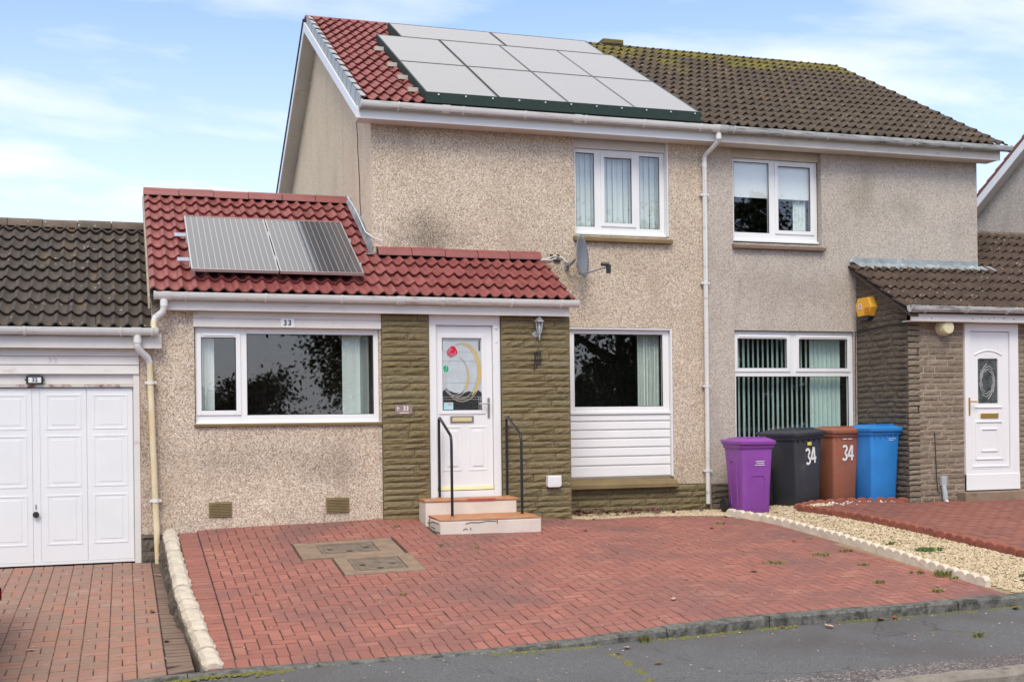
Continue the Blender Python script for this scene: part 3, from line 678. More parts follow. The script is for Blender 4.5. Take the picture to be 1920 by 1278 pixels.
# ============================================================ HOUSE 33
H33 = thing('semi_detached_house', 'tan roughcast house with red painted tiled roofs, solar panels and olive stone beside its door', 'house', (2.977, 1.02, 0), 'pair of semi detached houses')
fw = wall_y(MB(), 2.979, 7.62, -.3, 5.0, 1.02, 1.25, [(5.69, 7.05, 3.60, 5.1), (5.30, 7.08, .30, 2.38)]).build('front_wall', M_rc33, H33)
RP = lambda y: 5.10 + .55 * (y - .65)
gw = MB().prism([(1.023, -.3), (9.15, -.3), (9.15, 5.16), (5.05, 7.43), (1.023, 5.19)], 'X', 2.977, 3.15).build('gable_wall', M_gable, H33)
MB().box(2.98, 12.05, 9.0, 9.15, -.3, 5.1).build('rear_wall', M_rcfar, H33)
MB().box(3.15, 12.0, 1.25, 9.0, 2.5, 2.7).build('upper_floor', M_int, H33)
MB().box(3.15, 12.0, 1.25, 9.0, -.1, .1).build('ground_floor', M_intfloor, H33)
MB().box(3.15, 12.0, 3.9, 4.0, .1, 5.5).build('partition_wall', M_int, H33)
MB().box(3.15, 12.0, 1.25, 5.0, 4.98, 5.02).build('ceiling', M_int, H33)
MB().prism([(1.27, -.1), (9.0, -.1), (9.0, 5.0), (5.05, 7.3), (1.27, 5.2)], 'X', 7.60, 7.66).build('party_wall', M_int, H33)
roof = MB(); slab(roof, 2.80, 7.42, .65, 5.035, 5.05); slab(roof, 2.80, 7.62, 9.45, 5.035, 5.05)
roof = roof.build('roof', M_under, H33)
def vis_main33(x, y):
    if 3.72 < x < 7.30 and .5 < y < 3.35: return False
    if 4.1 < x < 7.0 and 3.0 < y < 4.3: return False
    return True
tiles(roof, 2.80, 7.42, .655, 5.052, 4.98, M_tile33, vis_main33)
ridge(roof, 2.76, 7.42, 5.05, 7.42, M_ridge33, .115)
# grey plastic verge caps stepping up the gable
nv = 15
m = MB().prism([(0, -.125), (.335, -.125), (.335, .038), (0, .058)], 'X', -.012, .0).prism([(0, .058), (.335, .038), (.335, .030), (0, .05)], 'X', -.012, .06)
vme = m.mesh('verge_cap', M_dryverge)
for i in range(nv):
    d = i * .332
    inst('verge_cap', vme, roof, Matrix.Translation((2.785, .64 + d * CA, 5.068 + d * SA)) @ Matrix.Rotation(ANG, 4, 'X') @ Matrix.Rotation(rr(-.006, .006), 4, 'X'))
    if i % 1 == 0: inst('verge_joint', MB().box(-.0135, -.0125, -.004, .004, -.12, .05).mesh('verge_joint', M_under), roof, Matrix.Translation((2.785, .64 + d * CA, 5.068 + d * SA)) @ Matrix.Rotation(ANG, 4, 'X')) if i else None
bz = lambda y: 4.935 + .555 * (y - .85)
MB().prism([(.77, bz(.77)), (5.05, bz(5.05)), (5.05, bz(5.05) + .15), (.77, bz(.77) + .12)], 'X', 2.745, 2.768).build('barge_board', M_white, H33)
MB().prism([(9.33, bz(.77)), (5.053, bz(5.05)), (5.053, bz(5.05) + .15), (9.33, bz(.77) + .15)], 'X', 2.745, 2.768).build('barge_board', M_white, H33)
MB().prism([(9.45, bz(.77) + .10), (5.1, bz(5.05) + .13), (5.1, bz(5.05) + .22), (9.45, bz(.77) + .19)], 'X', 2.735, 2.80).build('shaded_rear_verge', M_under, H33)  # near-black strip: shadow on the rear tile edge put into the colour
for s_, (ya, yb) in enumerate(((.77, 5.05), (9.33, 5.05))):
    MB().prism([(ya, bz(.77) + .004), (yb, bz(5.05) + .004), (yb, bz(5.05) + .016), (ya, bz(.77) + .016)], 'X', 2.768, 2.978).build('verge_soffit', M_fascia, H33)
MB().box(2.745, 7.62, .75, .772, 4.882, 5.03).build('fascia_board', M_white, H33)
MB().box(2.77, 7.62, .772, 1.02, 4.884, 4.894).build('soffit', M_fascia, H33)
gutter(H33, 2.79, 7.60, .672, 5.072, M_gutter, [3.25 + .82 * i for i in range(6)], (3.85, 5.6, 7.58))
pipe(H33, [(7.63, .672, 4.99), (7.632, .69, 4.89), (7.628, .74, 4.85), (7.575, .93, 4.75), (7.562, .962, 4.71), (7.56, .965, .0)], M_gutter, .032, [(7.56, .965, 4.2), (7.56, .965, 3.0), (7.56, .965, 1.6), (7.56, .965, .45)], socket=[(7.63, .675, 4.93), (7.56, .965, 4.6)] )
# crack and cable down the gable
m = MB(); pts = [(2.972, 1.93, 5.15)]
for i in range(12): pts.append((2.972, 1.93 - .02 * i + rr(-.015, .015), 5.15 - .125 * i))
m.tube(pts, .0055, 6).build('wall_crack', M_blackpl, H33)
# base course, lintel boards, sills
stb = MB().box(5.2, 7.62, 1.012, 1.02, -.3, .28).build('stone_base', M_mortar33, H33)
stones(stb, 'Y', 1.011, 5.22, 7.62, -.14, .27, M_stone33)
MB().box(5.56, 7.10, .90, 1.10, .24, .255).prism([(.90, .24), (.90, .30), (1.10, .385), (1.25, .385), (1.25, .24)], 'X', 5.5, 7.09).build('window_sill', M_sill, H33, bevel=.004)
MB().prism([(.945, 3.515), (.94, 3.56), (1.10, 3.615), (1.25, 3.615), (1.25, 3.515)], 'X', 5.66, 7.075).build('window_sill', M_sill, H33, bevel=.004)
MB().box(5.69, 7.048, 1.085, 1.11, 4.765, 5.0).build('head_board', M_fascia, H33)
MB().box(7.030, 7.047, 1.024, 1.12, 3.62, 4.95).build('reveal_trim', M_white, H33)
MB().box(7.052, 7.077, 1.024, 1.10, .385, 2.377).box(5.31, 7.05, 1.024, 1.10, 2.358, 2.377).build('reveal_trim', M_white, H33)
window(H33, 5.69, 7.03, 3.65, 4.765, 1.12, [(5.75, 6.01, 3.73, 4.71, 0), (6.15, 6.55, 3.79, 4.665, 1), (6.665, 6.96, 3.73, 4.71, 0)])
wl = window(H33, 5.35, 7.05, 1.26, 2.355, 1.08, [(5.68, 6.96, 1.33, 2.30, 0)])
cb = MB().box(5.31, 7.05, 1.09, 1.25, .38, 1.24).build('cladding_backing', M_white, H33)
for i, (a, b) in enumerate(((1.135, 1.228), (1.02, 1.13), (.905, 1.015), (.785, .90), (.665, .78), (.545, .66), (.39, .54))):
    MB().prism([(1.075, a + .005), (1.066, a + .016), (1.072, b - .012), (1.085, b), (1.09, b), (1.09, a)], 'X', 5.31, 7.05).build('cladding_board', M_frame, cb)
vblind('pale closed vertical blind behind the three light upstairs window', 5.72, 7.0, 3.72, 4.74, 1.26, [(5.74, 7.0, .078, .32)], M_blind)
vblind('pale vertical blind bunched at the right of the large downstairs window above white cladding', 5.6, 6.99, 1.30, 2.32, 1.24, [(6.66, 6.98, .022, 1.15), (6.70, 6.95, .08, .2)], M_blind)

# front extension
ew = wall_y(MB(), .305, 5.198, -.35, 2.50, 0, .22, [(.755, 2.84, 1.16, 2.24), (3.43, 4.315, .24, 2.42)]).build('extension_wall', M_rc33, H33)
EP = lambda y: 2.616 + .55 * (y + .22)
MB().prism([(.003, -.5), (5.4, -.5), (5.4, 2.6), (2.72, 4.12), (.003, 2.62)], 'X', .303, .5).build('extension_side_wall', M_rc33, H33)
MB().prism([(.22, -.3), (1.0, -.3), (1.0, 3.1), (.22, 2.7)], 'X', 5.0, 5.195).build('porch_side_wall', M_rc33, H33)
MB().box(.5, 2.977, 5.2, 5.4, -.3, 2.7).box(.5, 5.0, .22, 5.2, -.1, .10).build('extension_floor', M_intfloor, H33)
MB().box(.5, 2.95, .22, 5.2, 2.45, 2.5).box(2.95, 5.0, .22, 1.0, 2.45, 2.5).build('extension_ceiling', M_int, H33)
MB().box(.5, 5.0, 3.2, 3.3, .1, 2.45).build('extension_partition', M_int, H33)
MB().box(3.2, 3.3, .22, 1.0, .1, 2.45).box(3.2, 5.0, .95, 1.0, .1, 2.45).build('hall_partition', M_int, H33)
er = MB(); slab(er, .285, 2.975, -.20, 2.565, 2.72); slab(er, 2.975, 5.21, -.20, 2.565, 1.02); slab(er, .285, 2.975, 5.64, 2.565, 2.72)
er = er.build('extension_roof', M_under, H33)
tiles(er, .285, 2.962, -.175, 2.588, 2.68, M_tile33)
tiles(er, 2.962, 5.22, -.175, 2.588, 1.0, M_tile33)
ridge(er, .275, 2.965, 2.72, 4.185, M_ridge33, .115)
ridge(er, 3.02, 5.16, 1.0, 3.25, M_ridge33, .12)
MB().prism([(-.2, 2.42), (2.72, 4.03), (2.72, 4.17), (-.2, 2.56)], 'X', .264, .284).build('barge_board', sm('verge_tan', (.40, .33, .25), .9, .2, 8), H33)
MB().loft([[(2.935, 1.0, 3.27), (2.972, 1.0, 3.27), (2.974, .98, 3.40), (2.962, .98, 3.40)], [(2.935, 1.6, 3.63), (2.972, 1.6, 3.63), (2.974, 1.62, 3.80), (2.962, 1.62, 3.80)], [(2.935, 2.62, 4.19), (2.972, 2.62, 4.19), (2.974, 2.66, 4.32), (2.962, 2.66, 4.32)]]).box(2.86, 2.975, .93, .99, 3.245, 3.26).build('lead_flashing', M_lead, H33)
MB().box(.39, 5.155, -.142, -.12, 2.415, 2.57).build('fascia_board', M_fascia, H33)
MB().box(.39, 5.155, -.12, 0, 2.415, 2.425).build('soffit', M_fascia, H33)
gutter(H33, .335, 5.235, -.205, 2.60, M_gutter, [.66, 1.52, 2.37, 3.02, 3.55, 4.40, 5.02], (.46, 3.05))
MB().prism([(.0, 2.243), (-.035, 2.243), (-.030, 2.33), (-.020, 2.335), (-.030, 2.345), (-.024, 2.414), (0, 2.414)], 'X', .745, 2.858).build('head_cladding', M_fascia, H33)
window(H33, .765, 2.838, 1.17, 2.243, .045, [(.83, 1.21, 1.31, 2.13, 1), (1.33, 2.78, 1.255, 2.175, 0)])
MB().prism([(-.035, 1.130), (-.04, 1.155), (.04, 1.168), (.22, 1.168), (.22, 1.13)], 'X', .745, 2.86).build('window_sill', M_sill, H33, bevel=.003)
vblind('pale vertical blind drawn back to both sides of the wide ground floor window', .8, 2.82, 1.2, 2.2, .17, [(.85, .95, .03, .5), (2.47, 2.62, .03, .35), (2.66, 2.76, .034, 1.0)], M_blind)
for (a, b) in ((2.862, 3.43), (4.315, 5.2)):
    bk = MB().box(a, b, -.028, -.0, -.10 if a < 4 else -.12, 2.414).build('stone_panel', M_mortar33, H33)
    stones(bk, 'Y', -.029, a + .002, b - .002, -.08 if a < 4 else -.11, 2.41, M_stone33, lr=(.3, .75) if a < 4 else (.25, .7))
for x0, x1, z0, z1 in ((.89, 1.14, .12, .29), (2.20, 2.465, .125, .30)):
    v = MB().box(x0, x1, -.012, 0, z0, z1).build('air_vent', M_sill, H33)
    for k in range(9):
        z = z0 + .015 + k * (z1 - z0 - .03) / 8
        MB().prism([(-.024, z - .006), (-.012, z + .006), (-.012, z - .004)], 'X', x0 + .01, (x0 + x1) / 2 - .005).prism([(-.024, z - .006), (-.012, z + .006), (-.012, z - .004)], 'X', (x0 + x1) / 2 + .005, x1 - .01).build('louvre', M_sill, v)
# front door
df = wall_y(MB(), 3.435, 4.312, .25, 2.414, -.012, .08, [(3.52, 4.225, .335, 2.30)]).build('door_frame', M_frame, H33, bevel=.005)
dl = wall_y(MB(), 3.525, 4.22, .34, 2.295, .03, .075, [(3.60, 4.09, 1.29, 2.15)]).build('front_door', M_frame, H33, bevel=.003)
wall_y(MB(), 3.555, 4.13, 1.245, 2.195, .018, .03, [(3.60, 4.09, 1.29, 2.15)]).build('glazing_bead', M_frame, dl, bevel=.004)
gp = MB().box(3.595, 4.095, .045, .055, 1.285, 2.155).build('pane', M_frost, dl)
def ell(cx_, cz_, rx, rz, a0, a1, w0, w1, y, n=18):
    vs = []
    for i in range(n + 1):
        a = a0 + (a1 - a0) * i / n; ww = w0 + (w1 - w0) * sin(pi * i / n)
        vs += [(cx_ + (rx + ww / 2) * cos(a), y, cz_ + (rz + ww / 2) * sin(a)), (cx_ + (rx - ww / 2) * cos(a), y, cz_ + (rz - ww / 2) * sin(a))]
    return vs, [(2 * i, 2 * i + 1, 2 * i + 3, 2 * i + 2) for i in range(n)]
GY = .0425
dk = [(3.60, 1.29), (4.09, 1.29), (4.09, 1.50), (4.05, 1.53), (4.0, 1.50), (3.93, 1.52), (3.86, 1.49), (3.75, 1.50), (3.68, 1.53), (3.65, 1.55), (3.60, 1.51)]
MB().prism(dk, 'Y', GY + .001, GY + .0022).build('dark_glass', M_darkgl, dl)
MB().box(3.60, 3.612, GY + .001, GY + .0022, 2.0, 2.15).box(4.055, 4.08, GY + .001, GY + .0022, 2.0, 2.13).build('dark_glass', M_darkgl, dl)
MB().add(*ell(3.84, 1.75, .225, .34, -.62 * pi * .5, 1.9, .012, .052, GY)).build('amber_crescent', M_amber, dl)
MB().add(*ell(3.76, 1.70, .165, .24, -.55 * pi * .5, .55, .004, .03, GY)).build('amber_crescent', M_amber, dl)
MB().add(*ell(3.84, 1.75, .225, .34, -2.6, -.97, .004, .05, GY - .0004)).add(*ell(3.76, 1.70, .165, .24, -2.4, -.86, .004, .03, GY - .0004)).build('amber_crescent', sm('stained_dark_amber', (.10, .07, .03), .25), dl)
m = MB()
for cxx, czz, rx, rz, a0, a1, wd, sg in ((3.84, 1.75, .225, .34, -2.7, 1.95, .052, 1), (3.84, 1.75, .225, .34, -2.7, 1.95, .052, -1), (3.76, 1.70, .165, .24, -2.5, 1.2, .03, 1), (3.76, 1.70, .165, .24, -2.5, 1.2, .03, -1)):
    n = 20; p = []
    for i in range(n + 1):
        a = a0 + (a1 - a0) * i / n; o_ = sg * wd / 2 * sin(pi * i / n); p.append((cxx + (rx + o_) * cos(a), GY - .0015, czz + (rz + o_) * sin(a)))
    m.tube(p, .0028, 5)
for z in (1.45, 1.42, 2.12): m.tube([(3.60, GY - .001, z), (4.09, GY - .001, z)], .002, 4)
for x in (4.055, 4.075, 3.612): m.tube([(x, GY - .001, 1.29), (x, GY - .001, 1.45)], .002, 4); m.tube([(x, GY - .001, 2.0), (x, GY - .001, 2.15)], .002, 4)
m.tube([(3.66, GY - .001, 1.60), (3.64, GY - .001, 1.74), (3.67, GY - .001, 1.84), (3.71, GY - .001, 1.92)], .0022, 4)
for z in (1.62, 1.88, 1.99): m.tube([(3.61, GY, z), (4.05, GY, z)], .0012, 4)
m.build('lead_came', M_leadline, dl)
m = MB()
for (dx, dz, r_) in ((-.012, -.012, .052), (.012, .022, .044), (.030, -.005, .04)): m.lathe([(.001, GY - .0012 - r_ * .02), (r_, GY - .001 - r_ * .02), (r_ * .98, GY + .001), (.001, GY + .001)], (3.725 + dx, 0, 1.99 + dz), 'Y', 16)
m.build('rose', M_rose, dl)
m = MB()
for r_ in (.022, .036, .052): m.tube([(3.72 + r_ * cos(a) * 1.02, GY - .004, 1.985 + r_ * 1.1 * sin(a)) for a in [.3 + r_ * 30 + i * .42 for i in range(12)]], .0022, 5)
m.build('lead_came', M_leadline, dl)
MB().add([(3.615, GY - .001, 1.80), (3.64, GY - .001, 1.825), (3.675, GY - .001, 1.815), (3.685, GY - .001, 1.78), (3.665, GY - .001, 1.745), (3.63, GY - .001, 1.755)], [(0, 1, 2, 3, 4, 5)]).build('leaf', M_leafg, dl)
MB().box(3.62, 3.735, GY - .001, GY, 1.30, 1.385).build('sticker', M_sticker, dl)
MB().box(3.668, 3.725, GY - .0018, GY - .0012, 1.352, 1.362).box(3.672, 3.715, GY - .0018, GY - .0012, 1.367, 1.374).build('sticker', M_pink, dl)
for (a, b) in ((3.60, 3.83), (3.915, 4.145)):
    m = wall_y(MB(), a, b, .57, 1.10, .024, .03, [(a + .018, b - .018, .588, 1.082)]); m.box(a + .05, b - .05, .020, .03, .625, 1.045); m.build('door_panel', M_frame, dl, bevel=.006)
lb = MB().box(3.69, 3.98, .012, .03, 1.145, 1.225).build('letterbox', M_steel, dl, bevel=.004)
MB().box(3.715, 3.955, .006, .012, 1.158, 1.205).build('flap', M_brasspale, lb, bevel=.002)
hn = MB().box(4.155, 4.182, .012, .03, 1.20, 1.44).build('door_handle', M_steel, dl, bevel=.004)
MB().tube([(4.168, .01, 1.37), (4.168, -.03, 1.37), (4.15, -.035, 1.37), (4.03, -.035, 1.365)], .0085, 8).build('lever', M_silver, hn, smooth=True)
MB().prism([(-.01, .345), (.03, .345), (.03, .385), (.01, .385)], 'X', 3.53, 4.215).build('weather_bar', M_brasspale, dl)
MB().lathe([(.012, -.014), (.018, -.02), (.006, -.03)], (4.262, 0, 2.27), 'Y', 10).box(4.245, 4.28, -.02, -.012, 2.10, 2.18).build('door_chime', M_frame, H33)

# steps
ds = thing('doorstep', 'pair of cream painted steps with terracotta treads below the white front door', 'step', (3.88, -.45, -.1))
MB().box(3.31, 4.49, -.93, -.0, -.2, .055).build('lower_step', M_stepside, ds, bevel=.012)
MB().loft([[(3.315, -.932, .058), (4.487, -.932, .058), (4.487, -.932, .068), (3.315, -.932, .068)], [(3.315, -.355, .078), (4.487, -.355, .078), (4.487, -.355, .088), (3.315, -.355, .088)]]).build('lower_tread', M_steptop, ds)
MB().box(3.285, 4.385, -.36, -.031, -.1, .232).build('upper_step', M_stepside, ds, bevel=.012)
MB().box(3.275, 4.40, -.372, -.0315, .233, .262).build('upper_tread', M_steptop, ds, bevel=.008)
MB().box(3.78, 4.12, -.3745, -.371, .236, .262).build('worn_patch', M_stepred, ds)
m = MB()
for pts in ([(3.60, -.933, .02), (3.66, -.933, .035), (3.75, -.933, .03), (3.85, -.933, .045), (3.95, -.933, .04), (3.97, -.933, .05), (3.965, -.933, .01)], [(3.57, -.933, -.05), (3.60, -.933, -.03), (3.62, -.933, -.045)], [(3.655, -.933, -.02), (3.66, -.933, -.05)], [(3.308, -.85, .02), (3.308, -.6, .03), (3.308, -.4, .0), (3.308, -.25, .03)], [(3.308, -.7, -.04), (3.308, -.5, -.03)], [(3.308, -.45, .06), (3.308, -.44, -.1)], [(3.308, -.92, -.07), (3.308, -.5, -.075), (3.308, -.2, -.04)]):
    m.tube(pts, .004, 5)
m.build('paint_crack', M_under, ds)
def rail(label, xb, base2):
    t = thing('handrail', label, 'handrail', (xb, -.3, .25))
    p = [(xb, -.12, .255), (xb, -.12, 1.15)]
    for k in range(5):
        a = k / 4; p.append((xb, -.12 - .05 * a * a, 1.15 + .05 * a * (2 - a)))
    p += [(xb, -.62, 1.01)]
    for k in range(1, 5):
        a = k / 4; p.append((xb, -.62 - .055 * sin(a * pi / 2), 1.01 - .09 * (1 - cos(a * pi / 2)) - .02 * a))
    p += [(xb, -.68, .08)]
    MB().tube(p, .0165, 12).build('rail', M_black, t, smooth=True)
    MB().lathe([(.035, .262), (.035, .270), (.02, .272)], (xb, -.12, 0), 'Z', 14).lathe([(.035, .078), (.035, .086), (.02, .09)], (xb, -.68, 0), 'Z', 14).build('foot_plate', M_steptop, t)
rail('black bent tube handrail on the left side of the door steps', 3.515, 0)
rail('black bent tube handrail on the right side of the door steps', 4.345, 0)

# ------------------------------------------------------------ small things on house 33
t = thing('number_plate', 'small white ceramic plate reading 33 above the wide window', 'sign', (1.78, -.03, 2.30))
MB().prism([(1.70, 2.252), (1.72, 2.244), (1.84, 2.244), (1.86, 2.252), (1.855, 2.295), (1.86, 2.338), (1.84, 2.346), (1.72, 2.346), (1.70, 2.338), (1.705, 2.295)], 'Y', -.044, -.034).build('plate', M_whitepaint, t, bevel=.002)
for x_ in (1.755, 1.805): textmesh('3', .085, M_navy, t, (x_, -.046, 2.295), bold=.0022, sx=.9, name='digit')
t = thing('house_plaque', 'small brown stone plaque reading 33 on the olive stone left of the door', 'sign', (3.11, -.05, 1.3))
MB().prism([(3.01, 1.25), (3.20, 1.25), (3.215, 1.265), (3.215, 1.345), (3.19, 1.36), (3.14, 1.352), (3.08, 1.362), (3.01, 1.355)], 'Y', -.058, -.038).build('slate', M_slate, t, bevel=.003)
textmesh('33', .07, M_whitepaint, t, (3.135, -.060, 1.315), bold=.0012)
MB().box(3.06, 3.17, -.0605, -.058, 1.262, 1.270).box(3.032, 3.044, -.0605, -.058, 1.31, 1.335).box(3.05, 3.064, -.0605, -.058, 1.318, 1.326).box(3.028, 3.05, -.0605, -.058, 1.296, 1.302).build('carved_motif', M_whitepaint, t)
t = thing('wall_lantern', 'silver coach lantern hung on the stone right of the front door', 'lamp', (4.78, -.05, 2.2))
MB().lathe([(.045, -.055), (.05, -.05), (.03, -.035), (.045, -.03)], (4.745, 0, 2.15), 'Y', 12).build('back_plate', M_silver, t)
MB().tube([(4.745, -.06, 2.15), (4.75, -.10, 2.12), (4.775, -.125, 2.13), (4.78, -.125, 2.17)], .01, 8).build('arm', M_silver, t, smooth=True)
MB().lathe([(.004, 2.445), (.008, 2.43), (.012, 2.415), (.03, 2.40), (.088, 2.345), (.09, 2.338), (.06, 2.338)], (4.78, -.125, 0), 'Z', 6).build('hood', M_silver, t)
m = MB()
for k in range(6):
    a = 2 * pi * k / 6; m.tube([(4.78 + .055 * cos(a), -.125 + .055 * sin(a), 2.34), (4.78 + .034 * cos(a), -.125 + .034 * sin(a), 2.19)], .005, 5)
m.lathe([(.038, 2.165), (.038, 2.19), (.03, 2.195)], (4.78, -.125, 0), 'Z', 6).lathe([(.008, 2.06), (.014, 2.10), (.02, 2.165)], (4.78, -.125, 0), 'Z', 8).build('cage', M_silver, t)
MB().lathe([(.045, 2.335), (.028, 2.195)], (4.78, -.125, 0), 'Z', 6).build('lamp_glass', M_glass, t)
MB().lathe([(.012, 2.20), (.02, 2.24), (.02, 2.28), (.01, 2.31)], (4.78, -.125, 0), 'Z', 10).build('bulb', M_frame, t)
t.scale = (.8, .8, .8); t.location.z += .035
t = thing('wall_ornament', 'black twisted iron ornament under the wall lantern', 'ornament', (4.78, -.05, 1.9))
for k in range(5):
    MB().tube([(4.735 + .02 * k + .006 * sin(j * 1.7 + k), -.05, 2.04 - abs(k - 2.2) * .02 - .055 * j * (1 - .04 * k)) for j in range(5)], .006, 5).build('iron_strand', M_black, t)
t = thing('outdoor_box', 'white plastic outlet box low on the stone right of the steps', 'box', (4.95, -.06, .42))
MB().prism([(4.875, .35), (5.02, .35), (5.04, .37), (5.04, .49), (4.865, .49), (4.865, .36)], 'Y', -.12, -.035).build('casing', M_frame, t, bevel=.008)
MB().box(4.88, 5.025, -.123, -.12, .375, .475).build('lid', M_white, t, bevel=.003)

t = thing('satellite_dish', 'grey satellite dish below the upstairs window sill', 'satellite dish', (5.56, 1.0, 3.2))
Md = Matrix.Translation((5.625, .74, 3.27)) @ Matrix.Rotation(radians(50), 4, 'Z') @ Matrix.Rotation(radians(87), 4, 'X')
vs = []; fs = []; nr, ns = 6, 28
for i in range(nr + 1):
    r_ = i / nr
    for k in range(ns):
        a = 2 * pi * k / ns; vs.append(Md @ Vector((.235 * r_ * cos(a), .275 * r_ * sin(a), .055 * r_ * r_)))
for i in range(nr):
    for k in range(ns): fs.append((i * ns + k, i * ns + (k + 1) % ns, (i + 1) * ns + (k + 1) % ns, (i + 1) * ns + k))
o = MB().add(vs, fs).build('dish', M_dishg, t, smooth=True); sd_ = o.modifiers.new('s', 'SOLIDIFY'); sd_.thickness = .007
MB().tube([(5.56, 1.01, 3.18), (5.56, .90, 3.18), (5.60, .80, 3.24)], .018, 8).box(5.535, 5.585, .99, 1.015, 3.13, 3.23).build('wall_bracket', M_dishg, t)
MB().tube([(5.60, .76, 3.20), (5.61, .70, 3.04), (5.74, .58, 3.06), (5.90, .47, 3.11)], .011, 8).build('feed_arm', M_dishg, t, smooth=True)
MB().tube([(5.84, .50, 3.15), (5.93, .45, 3.14)], .024, 10).box(5.90, 5.95, .44, .48, 3.03, 3.14).build('receiver', M_blackpl, t)
t = thing('aerial_cable', 'loops of white cable on the wall between the red roof end and the dish', 'cable', (5.3, 1.0, 3.3))
MB().tube([(5.10, .97, 3.29), (5.2, .98, 3.26), (5.3, 1.0, 3.27), (5.38, 1.0, 3.31), (5.5, 1.0, 3.29), (5.56, .98, 3.22)], .007, 6).tube([(5.12, .9, 3.21), (5.22, .98, 3.25), (5.33, 1.0, 3.25), (5.42, 1.0, 3.28)], .007, 6).build('cable', M_frame, t)
MB().box(5.33, 5.37, .995, 1.018, 3.30, 3.325).box(5.42, 5.46, .995, 1.018, 3.30, 3.325).box(5.38, 5.47, .99, 1.018, 3.235, 3.26).build('clip', M_blackpl, t)
o = MB().tube([(2.95, 2.55, 4.25), (2.955, 2.0, 3.98), (2.94, 1.5, 3.72), (2.93, 1.2, 3.56), (2.99, .99, 3.46), (3.10, .985, 3.42)], .007, 6).build('roof_cable', M_frame)
tag(o, 'thin white cable lying along the lead flashing of the lower red roof', 'cable')

# ------------------------------------------------------------ solar panels
def panel(w_, h_, glass, rowlbl, label, x, y, z, group, frame=M_silver, fw_=.012):
    t = thing('solar_panel', label, 'solar panel', (0, 0, 0), group)
    wz = []
    MB().box(0, w_, 0, fw_, -.035, .0).box(0, w_, h_ - fw_, h_, -.035, 0).box(0, fw_, fw_, h_ - fw_, -.035, 0).box(w_ - fw_, w_, fw_, h_ - fw_, -.035, 0).build('frame', frame, t)
    MB().box(fw_, w_ - fw_, fw_, h_ - fw_, -.012, -.003).build('glass_sheet', glass, t)
    t.location = (x, y, z); t.rotation_euler = (ANG, 0, 0); return t
gA = 'solar panels of the large array on the upper red roof'
xs = [3.60, 4.545, 5.475, 6.40]; off = .14
names = ['leftmost', 'second from left', 'third from left', 'rightmost']
M_fdark = sm('frame_dark', (.10, .11, .12), .4, .05, metal=.5)
h1 = 1.675; dy = (h1 + .012) * CA
for r_ in range(2):
    for i, x in enumerate(xs):
        y = .63 + r_ * dy
        panel(.925, h1, M_solarA, r_, f'{names[i]} pale grey solar panel in the {"bottom" if r_ == 0 else "middle"} row above the upper gutter', x, y, RP(y) + off, gA, M_fdark)
y = .63 + 2 * dy
for i, x in enumerate((3.965, 5.60)):
    panel(1.615, .985, M_solarA, 2, ['wide solar panel at the left of the top row near the red ridge', 'wide solar panel at the right of the top row near the ridge'][i], x, y, RP(y) + off, gA, M_fdark)
gB = 'pair of solar panels on the lower red roof'
for i, (x, l) in enumerate(((.735, 'left striped solar panel with silver frame on the lower red roof'), (1.715, 'right striped solar panel with silver frame on the lower red roof'))):
    panel(.965, 1.735, M_solarB, 0, l, x, .02, EP(.02) + .145, gB)
for k, (d, l) in enumerate(((.45, 'lower aluminium rail under the pair of roof panels'), (1.25, 'upper aluminium rail under the pair of roof panels'))):
    t = thing('mounting_rail', l, 'rail', (.6, .02 + d * CA, EP(.02 + d * CA) + .1)); y = .02 + d * CA
    o = MB().box(.60, 2.72, y - .02, y + .02, EP(y) + .06, EP(y) + .10).build('rail', M_silver, t)
    for x in (.75, 1.70, 2.6): MB().box(x - .02, x + .02, y - .03, y + .03, EP(y) - .02, EP(y) + .06).build('roof_hook', M_silver, t)
    for x in (1.7075,): MB().box(x - .012, x + .012, y - .02, y + .02, EP(y) + .10, EP(y) + .155).build('clamp', M_silver, t)
# dark green bird mesh skirt round the array
t = thing('bird_mesh', 'dark green mesh skirt closing the gap under the large solar array', 'mesh', (3.6, .63, RP(.63)))
yb = .62; MB().prism([(yb, RP(yb) + off), (yb - .01, RP(yb) + .01), (yb + .005, RP(yb)), (yb + .01, RP(yb) + off)], 'X', 3.59, 7.33).build('mesh_strip', M_greenhi, t)
def side(x, ya, yb2): return MB().prism([(ya, RP(ya) - .01), (yb2, RP(yb2) - .01), (yb2, RP(yb2) + off - .002), (ya, RP(ya) + off - .002)], 'X', x - .006, x + .006)
side(3.592, .62, .63 + 2 * dy).build('mesh_strip', M_greenhi, t); side(3.955, .63 + 2 * dy, .63 + 2 * dy + .87).build('mesh_strip', M_greenhi, t)
side(7.335, .62, .63 + 2 * dy).build('mesh_strip', M_greenhi, t); side(7.225, .63 + 2 * dy, .63 + 2 * dy + .87).build('mesh_strip', M_greenhi, t)
MB().box(3.61, 3.95, .62 + 2 * dy, .632 + 2 * dy, RP(.63 + 2 * dy) - .02, RP(.63 + 2 * dy) + off - .01).build('mesh_strip', M_greenhi, t)
for k in range(11):
    x = 3.75 + k * .35; MB().lathe([(.002, yb - .018), (.012, yb - .016), (.012, yb - .008)], (x, 0, RP(yb) + off - .028), 'Y', 8).build('mesh_clip', M_silver, t)
for k, (y, l) in enumerate(((1.05, 'lowest'), (1.62, 'second lowest'), (2.25, 'second highest'), (3.1, 'highest'))):
    z = RP(y)
    o = MB().box(3.46, 3.60, y - .05, y - .03, z - .0, z + .055).box(3.46, 3.60, y - .0, y + .015, z - .0, z + .07).box(3.46, 3.60, y - .03, y - .0, z + .0, z + .035).build('mounting_rail', sm('rail_weathered', (.50, .46, .40), .6))
    tag(o, f'{l} of four pale rail stubs left of the large solar array', 'rail', 'rail stubs left of the large array')

